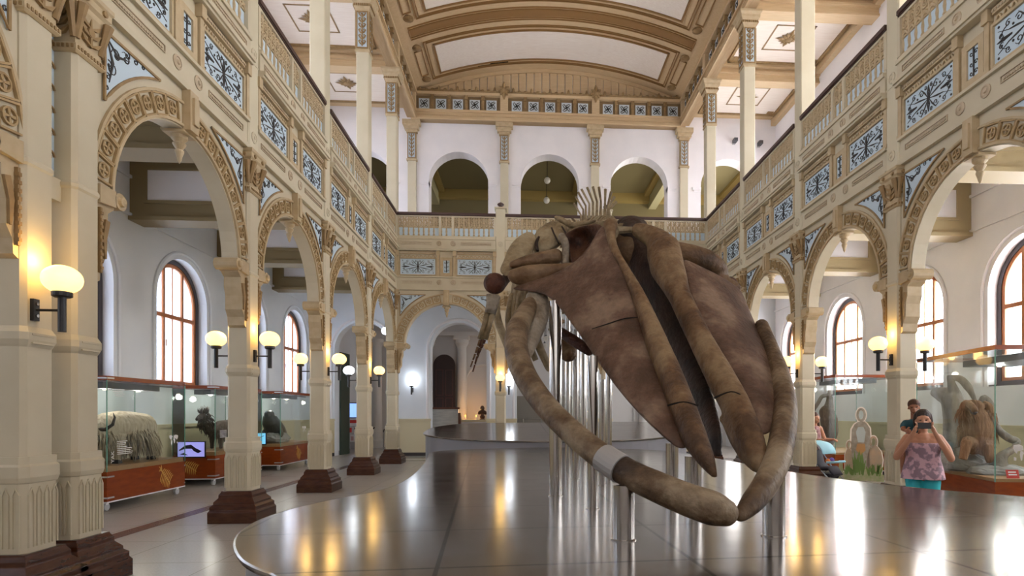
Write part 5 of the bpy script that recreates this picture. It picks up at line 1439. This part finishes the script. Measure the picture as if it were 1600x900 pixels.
# round dark animal on a rock
rock = mat('grey_rock', 'a19f9d', .8, hex2='86847f', scale=7, bump=1.2)
def rockmesh(name, parent, c, r_, seed, m=rock):
    rnd = random.Random(seed); b = MB(); b.ell(c, r_, 20, 12)
    b.v = [(v[0] + rnd.uniform(-1, 1) * r_[0] * .06, v[1] + rnd.uniform(-1, 1) * r_[1] * .06, max(c[2] - r_[2] * .5, v[2] + rnd.uniform(-1, 1) * r_[2] * .08)) for v in b.v]
    return b.build(name, m, parent)
t = thing('mounted_animal', 'round dark seal-like stuffed animal on a grey rock in the third left case', 'animal', (-7.25, 17.6, .74))
sl = mat('dark_seal_skin', '2c2a2b', .35, hex2='3a3634', scale=6)
b = MB(); b.tube([(.05, .6, .28), (.03, .3, .36), (0, 0, .46), (-.02, -.15, .62), (-.02, -.2, .78)], [.1, .2, .26, .23, .17], 16); b.tube([(-.02, -.2, .8), (-.02, -.34, .82), (-.02, -.42, .80)], [.15, .1, .06], 12)
for s in (-1, 1): b.tube([(s * .18, 0, .36), (s * .28, -.12, .25), (s * .3, -.2, .18)], [.08, .06, .03], 10)
remesh(b.build('body', sl, t), .018, 4)
rockmesh('rock', t, (0, .15, .12), (.36, .62, .2), 3)

# right-hand case with the ape and the tree
caseR = make_case('display_case', 'tall glass case at right with the orangutan and bent branches', 7.02, 8.5, R(-8.9), 2.1, 2.35, .18, .56, 2.62,
                  [('w', -1.15, .34, -.4), ('y', .62, .34, 0)], ('w', -.62, 1.02, .42), zl=.05)
MR = Matrix.Translation((7.02, 8.5, 0)) @ Matrix.Rotation(R(-8.9), 4, 'Z')
bark = mat('grey_bark', '958f87', .8, hex2='756f67', scale=5, bump=1.2, stretch=(2, 2, .6))
ZF = .61
def onz(px, py, t): return P(px, py, t)
rc = P(1528, 730, 9.9)
t = thing('tree_stump', 'grey tree with an arching twisted branch on a rock base, in the right case', 'tree', (rc.x, rc.y, ZF))
TM = Matrix.Translation((-rc.x, -rc.y, -ZF))
b = MB(); p, r_ = smooth_path(*PR([(1508, 738, 10.6, 74), (1500, 690, 10.5, 46), (1494, 650, 10.5, 36), (1487, 625, 10.5, 32), (1472, 616, 10.7, 24), (1457, 613, 10.9, 10)])); b.tube(p, r_, 12)
p, r_ = smooth_path(*PR([(1492, 622, 10.5, 26), (1487, 600, 10.4, 12), (1484, 586, 10.4, 9)])); b.tube(p, r_, 8)
o = b.xf(TM).build('trunk', bark, t); remesh(o, .02, 1)
for s in ([(1486, 590, 10.4, 8), (1500, 592, 10.3, 11), (1512, 604, 10.2, 12), (1519, 616, 10.1, 8), (1526, 632, 10.0, 4)], [(1533, 628, 9.9, 8), (1538, 622, 9.9, 11), (1547, 632, 9.9, 11), (1550, 645, 9.9, 9), (1542, 655, 9.9, 8)],
          [(1533, 628, 9.85, 8), (1536, 640, 9.85, 9), (1550, 656, 9.8, 10), (1560, 672, 9.75, 11), (1575, 684, 9.7, 12), (1588, 690, 9.7, 12), (1586, 700, 9.65, 11), (1572, 708, 9.6, 12), (1564, 716, 9.6, 18), (1560, 730, 9.6, 30)]):
    b = MB(); p, r_ = smooth_path(*PR(s)); b.tube(p, r_, 9); b.xf(TM).build('branch', bark, t, smooth=True)
q1 = P(1560, 745, 9.65); q2 = P(1505, 735, 10.3)
rockmesh('rock', t, (q1.x - rc.x, q1.y - rc.y, .03), (.48, .34, .13), 5); rockmesh('rock', t, (q2.x - rc.x, q2.y - rc.y, .12), (.38, .32, .28), 6)
om = fur('brown_orangutan_hair', '7d5a40', 'a07c5c', (1.5, 1.5, .2), 20)
t = thing('orangutan', 'brown long-haired stuffed orangutan with raised arms clinging to the tree, right case', 'orangutan', (P(1527, 700, 9.9).x, P(1527, 700, 9.9).y, .9))
OM = Matrix.Translation((-t.location.x, -t.location.y, -.9))
b = MB()
def ch(spec, n=12):
    p, r_ = smooth_path(*PR(spec), k=3); b.tube(p, r_, n)
ch([(1530, 706, 9.9, 34), (1529, 690, 9.88, 40), (1527, 668, 9.86, 44), (1524, 650, 9.86, 38), (1523, 640, 9.86, 22)])
ch([(1523, 642, 9.84, 26), (1523, 632, 9.82, 24), (1524, 626, 9.82, 16)])
ch([(1510, 650, 9.85, 16), (1506, 640, 9.8, 14), (1510, 630, 9.75, 12), (1520, 636, 9.65, 10), (1524, 644, 9.6, 9)])
ch([(1538, 652, 9.85, 16), (1546, 642, 9.8, 13), (1544, 634, 9.8, 11), (1536, 630, 9.8, 9)])
ch([(1522, 700, 9.85, 24), (1512, 690, 9.7, 18), (1508, 704, 9.65, 14), (1504, 718, 9.65, 12)])
ch([(1536, 704, 9.85, 24), (1542, 694, 9.7, 18), (1545, 710, 9.65, 14), (1548, 722, 9.65, 12)])
o = b.xf(OM).build('body', om, t); remesh(o, .014, 2)
b = MB(); strands(b, tuple(OM @ P(1527, 668, 9.95)), (.24, .2, .28), 420, .16, .011, seed=12, zlo=-.9, zhi=.6); strands(b, tuple(OM @ P(1508, 642, 9.8)), (.08, .08, .1), 90, .16, .01, seed=13); strands(b, tuple(OM @ P(1544, 646, 9.8)), (.08, .08, .1), 90, .16, .01, seed=14)
b.build('long_hair', om, t, smooth=True)
b = MB(); c_ = OM @ P(1522, 641, 9.66); b.ell(tuple(c_), (.062, .05, .075), 14, 10); b.ell((c_.x - .02, c_.y - .04, c_.z - .035), (.042, .035, .032), 12, 8)
o = b.build('face', mat('brown_grey_ape_face', '5a4c48', .5), t); remesh(o, .01, 2)
for s_ in (-1, 1): MB().ell((c_.x - .02 + s_ * .022, c_.y - .045, c_.z + .02), (.009, .007, .008), 8, 6).build('eye', mat('eye_dark', '20140f', .2), o)
q = MR @ Vector((.32, .1, 0))
t = thing('warning_sign', 'small red sign at the front edge of the right case floor', 'sign', (q.x, q.y, ZF + .0), R(-8.9))
MB().box(-.09, .09, 0, .006, 0, .13).build('board', red, t).rotation_euler = (R(-15), 0, 0)
for k, zz in enumerate((.085, .045)):
    o = MB().box(-.06, .06 if k else .05, -.002, 0, zz, zz + .018).build('illegible_print', white, t); o.rotation_euler = (R(-15), 0, 0)

# case behind the stroller with an animal hanging in a tree
caseS = make_case('display_case', 'glass case behind the stroller with a dark animal in a tree', 7.65, 14.3, 0, 1.8, 2.2, .16, .56, 2.55, [('y', .5, .3, 0)], None, zl=.05)
rc = P(1293, 700, 15.6)
t = thing('tree_stump', 'forked branch with a dark hanging animal behind the stroller woman', 'tree', (rc.x, rc.y, ZF))
TM = Matrix.Translation((-rc.x, -rc.y, -ZF))
for s in ([(1296, 706, 15.6, 14), (1295, 670, 15.6, 12), (1294, 640, 15.6, 9), (1296, 610, 15.6, 5)], [(1292, 618, 15.6, 6), (1284, 620, 15.6, 6), (1278, 630, 15.6, 6), (1270, 642, 15.6, 6)]):
    b = MB(); p, r_ = smooth_path(*PR(s)); b.tube(p, r_, 9); b.xf(TM).build('branch', bark, t, smooth=True)
t = thing('hanging_animal', 'dark brown stuffed animal clinging to the forked branch behind the stroller', 'animal', (rc.x, rc.y, 1.0))
OM = Matrix.Translation((-rc.x, -rc.y, -1.0)); b = MB()
ch([(1296, 694, 15.3, 12), (1297, 676, 15.3, 24), (1295, 655, 15.3, 26), (1294, 642, 15.3, 18), (1296, 628, 15.4, 11), (1296, 618, 15.4, 8)]); ch([(1286, 650, 15.3, 10), (1284, 642, 15.3, 8), (1290, 636, 15.3, 7)])
ch([(1302, 670, 15.3, 12), (1304, 655, 15.3, 9), (1299, 640, 15.3, 7)])
o = b.xf(OM).build('body', fur('dark_brown_fur', '4e443a', '6a5c4c'), t); remesh(o, .02, 1)

# ------------------------------------------------------------------ photo stand-in board
TB = 14.0
c0 = P(1346, 748, TB); rzb = -math.atan2(c0.x, c0.y)
t = thing('cutout_board', 'painted cutout board of three ape people with open face holes', 'board', (c0.x, c0.y, 0), rzb)
K = TB / F * math.cos(0)
def bp(pts): return [((a - 1346) * K * .97, (752 - q) * K) for a, q in pts]
def ring_fig(out, hole, m_, y0, y1, name, parent, gx=2.1):
    """outline polygon with an oval hole near its top, bridged into one mesh"""
    cx = sum(h[0] for h in hole) / len(hole); cz = sum(h[1] for h in hole) / len(hole)
    def rs(poly, n=40):
        L = [(math.atan2(p[1] - cz, p[0] - cx)) for p in poly]; return poly
    mb = MB()
    # ring around the hole
    rt = 1.75
    n = len(hole)
    o = [(cx + (h[0] - cx) * gx, cz + (h[1] - cz) * (1 + (gx - 1) * .55)) for h in hole]
    for i in range(n):
        j = (i + 1) % n
        mb.add([(hole[i][0], y0, hole[i][1]), (hole[j][0], y0, hole[j][1]), (o[j][0], y0, o[j][1]), (o[i][0], y0, o[i][1]),
                (hole[i][0], y1, hole[i][1]), (hole[j][0], y1, hole[j][1]), (o[j][0], y1, o[j][1]), (o[i][0], y1, o[i][1])],
               [(0, 1, 2, 3), (7, 6, 5, 4), (0, 4, 5, 1), (2, 6, 7, 3)])
    mb.poly(out, y0, y1)
    return recalc(mb.build(name, m_, parent))
apew = mat('board_white_edge', 'efe6dc', .5)
ap1 = mat('painted_grey_fur', 'a9a398', .6, hex2='8d8272', scale=9); ap2 = mat('painted_tan_fur', 'b79a7c', .6, hex2='9c907f', scale=7)
def oval(cx, cy, rx, ry, n=14): return bp([(cx + rx * math.cos(2 * PI * i / n), cy + ry * math.sin(2 * PI * i / n)) for i in range(n)])
figs = [([(1341, 660), (1336, 664), (1332, 672), (1331, 700), (1334, 742), (1358, 742), (1357, 700), (1359, 690), (1358, 670), (1354, 663), (1350, 659)], (1345.5, 649, 3.4, 7), ap1, 'tall_figure'),
        ([(1325, 703), (1322, 712), (1322, 742), (1334, 742), (1333, 716), (1331, 704)], (1328.5, 697, 2.2, 5), ap2, 'small_left_figure'),
        ([(1358, 700), (1354, 712), (1352, 742), (1374, 744), (1376, 718), (1374, 706), (1368, 697)], (1363, 691, 2.8, 6), ap2, 'right_figure')]
for out, (cx, cy, rx, ry), m_, nm in figs:
    xs_ = [q[0] for q in out]; ccx = sum(xs_) / len(xs_); ccy = sum(q[1] for q in out) / len(out)
    big = [(ccx + (q[0] - ccx) * 1.16, ccy + (q[1] - ccy) * 1.04) for q in out]
    ring_fig(bp(big), oval(cx, cy, rx, ry), apew, 0, .02, nm + '_edge', t, 2.5)
    ring_fig(bp(out), oval(cx, cy, rx * 1.05, ry * 1.02), m_, -.006, 0, nm, t, 1.95)
g = MB().poly(bp([(1341, 668), (1338, 676), (1341, 692), (1350, 692), (1352, 676), (1349, 668)]), -.009, -.006); g.build('painted_chest', mat('painted_blue_grey', 'b3bcbc', .6), t)
g = MB().poly(bp([(1340, 694), (1338, 704), (1345, 712), (1352, 704), (1351, 694)]), -.009, -.006); g.build('painted_hips', mat('painted_orange_fur', 'bb8c5c', .6), t)
MB().poly(bp([(1313, 725), (1318, 722), (1320, 742), (1313, 742)]), 0, .02).poly(bp([(1313, 744), (1325, 736), (1345, 732), (1365, 736), (1378, 742), (1378, 752), (1313, 752)]), -.012, .02).build('painted_ground', mat('painted_grass', '94a070', .6, hex2='b0a88a', scale=14), t)
g = MB(); rnd = random.Random(4)
for k in range(46):
    x = rnd.uniform(1322, 1374); y = 744 - rnd.uniform(0, 6); h_ = rnd.uniform(6, 16) if abs(x - 1345) > 8 else rnd.uniform(20, 38)
    a = rnd.uniform(-3, 3); q = bp([(x, y), (x + a, y - h_ * .6), (x + a * 2, y - h_)]); g.stroke(q, [.03, .04, .008], -.016, -.012)
recalc(g.build('painted_leaves', mat('painted_leaf_green', '77944f', .6), t))
MB().box(-.3, .3, .02, .3, 0, .03).box(-.02, .02, .02, .25, .03, .6).build('rear_support', apew, t)

# ------------------------------------------------------------------ people
skin_m = mat('skin_tan', 'c08a6c', .5); skin_b = mat('skin_brown', 'a06a4e', .5); hair_m = mat('dark_hair', '2a1c18', .5, hex2='3b2820', scale=20, bump=.6, stretch=(3, 3, .3))
def person_body(parent, J, m_, vox=.009):
    b = MB()
    for ch_ in J: b.tube([Vector(q[:3]) for q in ch_], [q[3] for q in ch_], 12, None)
    for ch_ in J:
        for q in (ch_[0], ch_[-1]): b.ell(q[:3], (q[3] * .97,) * 3, 10, 8)
    o = b.build('body', m_, parent); remesh(o, vox, 3); return o
def headshape(x, y, z, s=1.0, yaw=0):
    """chains for a head of height .23*s facing local -y rotated by yaw, chin at z"""
    c, sn = math.cos(yaw), math.sin(yaw)
    def q(a, b_, h_, r_): return (x + (a * c - b_ * sn) * s, y + (a * sn + b_ * c) * s, z + h_ * s, r_ * s)
    J = [[q(0, .02, .15, .085), q(0, .0, .13, .082)], [q(0, -.025, .07, .062), q(0, -.045, .03, .035)], [q(0, -.07, .12, .014), q(0, -.098, .085, .017)],
         [q(-.022, -.082, .045, .011), q(.022, -.082, .045, .011)], [q(-.078, .01, .11, .016), q(-.083, .015, .09, .014)], [q(.078, .01, .11, .016), q(.083, .015, .09, .014)],
         [q(-.05, -.06, .135, .016), q(.05, -.06, .135, .016)]]
    return J, q
def hand(J, w_, d_, side, curl=.5):
    """palm and five fingers from wrist w_ along unit direction d_, across vector side"""
    w_ = Vector(w_); d_ = Vector(d_).normalized(); a = Vector(side).normalized(); a = (a - d_ * a.dot(d_)).normalized(); n_ = d_.cross(a)
    k = w_ + d_ * .075
    J.append([(*w_, .024), (*(w_ + d_ * .04), .028)]); J.append([(*(k - a * .028), .016), (*(k + a * .028), .016)])
    for i, L in enumerate((.065, .075, .07, .055)):
        o_ = k + a * (-.030 + .02 * i); p1 = o_ + d_ * L * .45 + n_ * curl * .01; p2 = p1 + (d_ * (1 - curl) + n_ * curl) * L * .35; p3 = p2 + (d_ * (1 - curl * 1.5) + n_ * curl * 1.5) * L * .25
        J.append([(*o_, .0095), (*p1, .009), (*p2, .0085), (*p3, .0075)])
    o_ = w_ + d_ * .025 - a * .024; p1 = o_ - a * .03 + d_ * .025 + n_ * .01; p2 = p1 + d_ * .03 + n_ * .012; J.append([(*o_, .012), (*p1, .010), (*p2, .009)])
# woman in the pink top, holding a phone up with both hands
wp = P(1442, 645, 7.75)
t = thing('person', 'woman in patterned pink strapless top and turquoise leggings, arms raised holding a phone', 'person', (wp.x, wp.y, 0), R(-32))
J, hq = headshape(0, -.03, 1.39, 1.0)
J += [[(0, 0, 1.30, .055), (0, -.01, 1.42, .052)],
      [(0, .01, .86, .165), (0, .01, .98, .15), (0, 0, 1.12, .135), (0, 0, 1.24, .12)], [(-.09, 0, 1.2, .105), (.09, 0, 1.2, .105)], [(-.15, .0, 1.27, .068), (.15, .0, 1.27, .068)], [(-.08, 0, .90, .14), (.08, 0, .90, .14)]]
for s in (-1, 1):
    J.append([(s * .17, 0, 1.27, .062), (s * .26, -.06, 1.14, .052), (s * .30, -.12, 1.02, .045)])
    J.append([(s * .30, -.12, 1.02, .045), (s * .21, -.24, 1.18, .038), (s * .11, -.30, 1.36, .026)])
    hand(J, (s * .11, -.30, 1.36), (-s * .35, -.15, .9), (0, -s, .1) if s > 0 else (0, 1, .1), .6)
    J.append([(s * .095, .01, .88, .115), (s * .10, -.01, .66, .09), (s * .10, -.02, .48, .066), (s * .10, .01, .32, .06), (s * .10, .03, .10, .042)])
    J.append([(s * .10, .04, .05, .04), (s * .105, -.04, .035, .036), (s * .11, -.13, .025, .028)])
person_body(t, J, skin_m)
def clothes(parent, J2, name, m_, vox=.012):
    b = MB()
    for ch_ in J2:
        b.tube([Vector(q[:3]) for q in ch_], [q[3] for q in ch_], 14)
        for q in (ch_[0], ch_[-1]): b.ell(q[:3], (q[3] * .97,) * 3, 10, 8)
    o = b.build(name, m_, parent); remesh(o, vox, 3); return o
b = MB()
prof = [(.255, .74, .20), (.24, .82, .195), (.225, .90, .18), (.19, 1.02, .16), (.20, 1.12, .165), (.21, 1.18, .17), (.19, 1.215, .145)]
vs = []
for i, (rx, z, ry) in enumerate(prof):
    for j in range(24):
        a = 2 * PI * j / 24; k = 1 + (.03 * math.sin(a * 6) if i < 3 else 0); vs.append((rx * k * math.cos(a), ry * k * math.sin(a), z))
fs = [(i * 24 + j, i * 24 + (j + 1) % 24, i * 24 + 24 + (j + 1) % 24, i * 24 + 24 + j) for i in range(len(prof) - 1) for j in range(24)]
b.add(vs, fs); subd(b.build('top', mat('pink_patterned_cloth', 'c9a3ae', .7, hex2='8c7480', scale=14, detail=2, contrast=(.45, .55)), t), 2, .006)
clothes(t, [[(-.09, .01, .88, .125), (-.10, -.01, .66, .10), (-.10, -.02, .48, .078), (-.10, .01, .34, .07), (-.10, .02, .22, .06)], [(.09, .01, .88, .125), (.10, -.01, .66, .10), (.10, -.02, .48, .078), (.10, .01, .34, .07), (.10, .02, .22, .06)], [(-.08, .01, .9, .135), (.08, .01, .9, .135)]], 'leggings', mat('turquoise_cloth', '2fb3bd', .6))
b = MB(); b.ell((0, .01, 1.555), (.098, .105, .10), 18, 12); b.tube([(0, .06, 1.56), (0, .10, 1.48), (0, .09, 1.36)], [.09, .07, .035], 12)
for s in (-1, 1): b.tube([(s * .07, .0, 1.58), (s * .088, .01, 1.50), (s * .08, .04, 1.40)], [.035, .03, .02], 8)
o = b.build('hair', hair_m, t); remesh(o, .012, 2)
MB().box(-.065, .065, -.36, -.35, 1.42, 1.50).build('eyes_strip', blackm, t) if False else None
for s in (-1, 1): MB().ell((s * .032, -.108, 1.505), (.013, .007, .008), 8, 6).build('eye', mat('eye_dark', '20140f', .2), t)
ph = thing('phone', 'dark phone held up in front of the face of the woman in pink', 'phone', (0, 0, 0))
q = Matrix.Translation((wp.x, wp.y, 0)) @ Matrix.Rotation(R(-32), 4, 'Z')
v = q @ Vector((0, -.335, 1.40)); ph.location = v; ph.rotation_euler = (R(-8), 0, R(-32))
bevel(MB().box(-.075, .075, -.005, .004, 0, .078).build('case', blackm, ph), .004)
MB().box(-.07, .07, .004, .0045, .005, .073).build('screen', mat('phone_screen', '3a4656', .1), ph)
# small child carried behind her shoulder
cp_ = P(1428, 645, 7.98)
t = thing('person', 'small child in a dark teal top riding behind the shoulder of the woman in pink', 'person', (cp_.x, cp_.y, 1.02), R(-32))
J, hq = headshape(0, 0, .56, .80)
J += [[(0, .02, .50, .04), (0, .01, .60, .04)], [(0, .02, .1, .085), (0, .02, .28, .085), (0, .02, .42, .075)], [(-.09, .02, .45, .042), (.09, .02, .45, .042)]]
for s in (-1, 1):
    J.append([(s * .10, .02, .45, .036), (s * .13, -.07, .36, .03), (s * .09, -.15, .34, .024)]); hand(J, (s * .09, -.15, .34), (-s * .2, -1, -.1), (0, 0, s), .5)
    J.append([(s * .06, .02, .1, .06), (s * .12, -.13, .04, .05), (s * .13, -.12, -.12, .036), (s * .13, -.1, -.24, .03), (s * .13, -.16, -.26, .026)])
person_body(t, J, skin_b, .009)
clothes(t, [[(0, .02, .12, .10), (0, .02, .28, .10), (0, .02, .42, .09)], [(-.09, .02, .44, .052), (.09, .02, .44, .052)], [(.09, .02, .44, .052), (.125, -.03, .40, .045)], [(-.09, .02, .44, .052), (-.125, -.03, .40, .045)]], 'shirt', mat('dark_teal_cloth', '1f4f5c', .7))
clothes(t, [[(-.05, .02, .1, .075), (-.11, -.10, .055, .062)], [(.05, .02, .1, .075), (.11, -.10, .055, .062)]], 'shorts', mat('navy_cloth', '2a3048', .7))
b = MB(); b.ell((0, .025, .56 + .135), (.078, .082, .075), 16, 10); remesh(b.build('hair', mat('brown_hair', '5a3826', .6, hex2='43291b', scale=20, bump=.5), t), .01, 2)
for s in (-1, 1): MB().ell((s * .026, -.086, .56 + .092), (.010, .006, .006), 8, 6).build('eye', mat('eye_dark', '20140f', .2), t)

# woman with the stroller
sw = P(1273, 645, 13.9)
t = thing('person', 'long-haired woman in a pink top pushing the stroller, half hidden by the column', 'person', (sw.x, sw.y, 0), R(20))
J, hq = headshape(0, -.03, 1.36, 1.0)
J += [[(0, 0, 1.27, .052), (0, -.01, 1.39, .05)], [(0, .01, .86, .15), (0, .01, .98, .13), (0, 0, 1.12, .12), (0, 0, 1.2, .11)], [(-.15, .0, 1.24, .06), (.15, .0, 1.24, .06)]]
for s in (-1, 1):
    J.append([(s * .17, 0, 1.24, .055), (s * .22, -.04, 1.08, .045), (s * .22, -.10, .98, .04)]); J.append([(s * .22, -.10, .98, .04), (s * .20, -.28, .98, .032), (s * .18, -.36, .99, .024)])
    hand(J, (s * .18, -.36, .99), (-.0, -1, -.1), (-s, 0, 0), .8)
    J.append([(s * .09, .01, .88, .105), (s * .10, -.01, .48, .062), (s * .10, .03, .10, .042)]); J.append([(s * .10, .04, .05, .04), (s * .11, -.13, .025, .028)])
person_body(t, J, skin_m, .010)
clothes(t, [[(0, .01, .88, .165), (0, .01, .98, .145), (0, 0, 1.12, .135), (0, 0, 1.19, .125)]], 'top', mat('rose_cloth', 'b98c8c', .7, hex2='7c5458', scale=12))
clothes(t, [[(s * .09, .01, .88, .115), (s * .10, -.01, .48, .075), (s * .10, .03, .14, .055)] for s in (-1, 1)], 'trousers', mat('dark_jeans', '343a4c', .7))
b = MB(); b.ell((0, .01, 1.525), (.098, .105, .10), 18, 12); b.tube([(0, .06, 1.54), (0, .11, 1.4), (0, .11, 1.14)], [.095, .09, .06], 12)
for s in (-1, 1): b.tube([(s * .08, .0, 1.54), (s * .10, .0, 1.40), (s * .11, -.03, 1.20)], [.04, .04, .025], 8)
remesh(b.build('hair', mat('brown_hair', '5a3826', .6, hex2='43291b', scale=20, bump=.5), t), .013, 2)
st = P(1287, 645, 12.9)
t = thing('stroller', 'light blue baby stroller with dark seat beside the right column', 'stroller', (st.x, st.y, 0), R(28))
ltb = mat('light_blue_fabric', '8fc3d3', .6); drk = mat('dark_fabric', '26222c', .7)
b = MB(); n = 10
for i in range(n + 1):
    a = R(10) + i / n * R(105)
    for j in range(9):
        x = -.24 + .06 * j; k = 1 - .12 * abs(j - 4) / 4
        b.v.append((x, .12 - .30 * math.cos(a) * k, .66 + .34 * math.sin(a) * k))
for i in range(n):
    for j in range(8): b.f.append((i * 9 + j, i * 9 + j + 1, i * 9 + 10 + j, i * 9 + 9 + j))
subd(b.build('hood', ltb, t), 1, .012)
b = MB().tube([(0, .2, .78), (0, .12, .5), (0, -.02, .40), (0, -.22, .42), (0, -.34, .28)], [.2, .2, .2, .19, .17], 12, .28, up=(1, 0, 0)); b.build('seat', drk, t, smooth=True)
MB().tube([(-.22, -.22, .55), (-.2, -.36, .56), (.2, -.36, .56), (.22, -.22, .55)], .025, 8).build('bumper_bar', ltb, t, smooth=True)
MB().frus(0, -.02, .18, .30, .15, .18, .22, .26).build('basket', drk, t)
for s in (-1, 1):
    MB().tube([(s * .24, .45, 1.0), (s * .24, .2, .72), (s * .24, -.05, .40), (s * .22, -.38, .12)], .014, 8).tube([(s * .24, .32, .10), (s * .24, -.02, .45)], .013, 8).build('side_frame', mat('grey_tube', '8d8f94', .3, metal=.6), t, smooth=True)
    for yy, rr in ((.32, .10), (-.40, .085)):
        w_ = MB().lathe((s * .26 - .015, yy, rr), [(rr * .8, 0), (rr, .008), (rr, .024), (rr * .8, .03)], 20, 'x').build('wheel', blackm, t)
        MB().lathe((s * .26 - .018, yy, rr), [(rr * .35, 0), (rr * .35, .036)], 12, 'x').build('hub', white, w_)
MB().tube([(-.24, .45, 1.0), (.24, .45, 1.0)], .018, 8).build('handle', blackm, t, smooth=True)
MB().ell((.05, -.16, .58), (.06, .05, .06), 12, 8).build('toy', mat('purple_cloth', '6a4fa8', .6), t, smooth=True); MB().ell((-.07, -.15, .57), (.05, .05, .05), 12, 8).build('toy', mat('orange_cloth', 'd9793a', .6), t, smooth=True)
# small wooden bench edge showing under the second right column
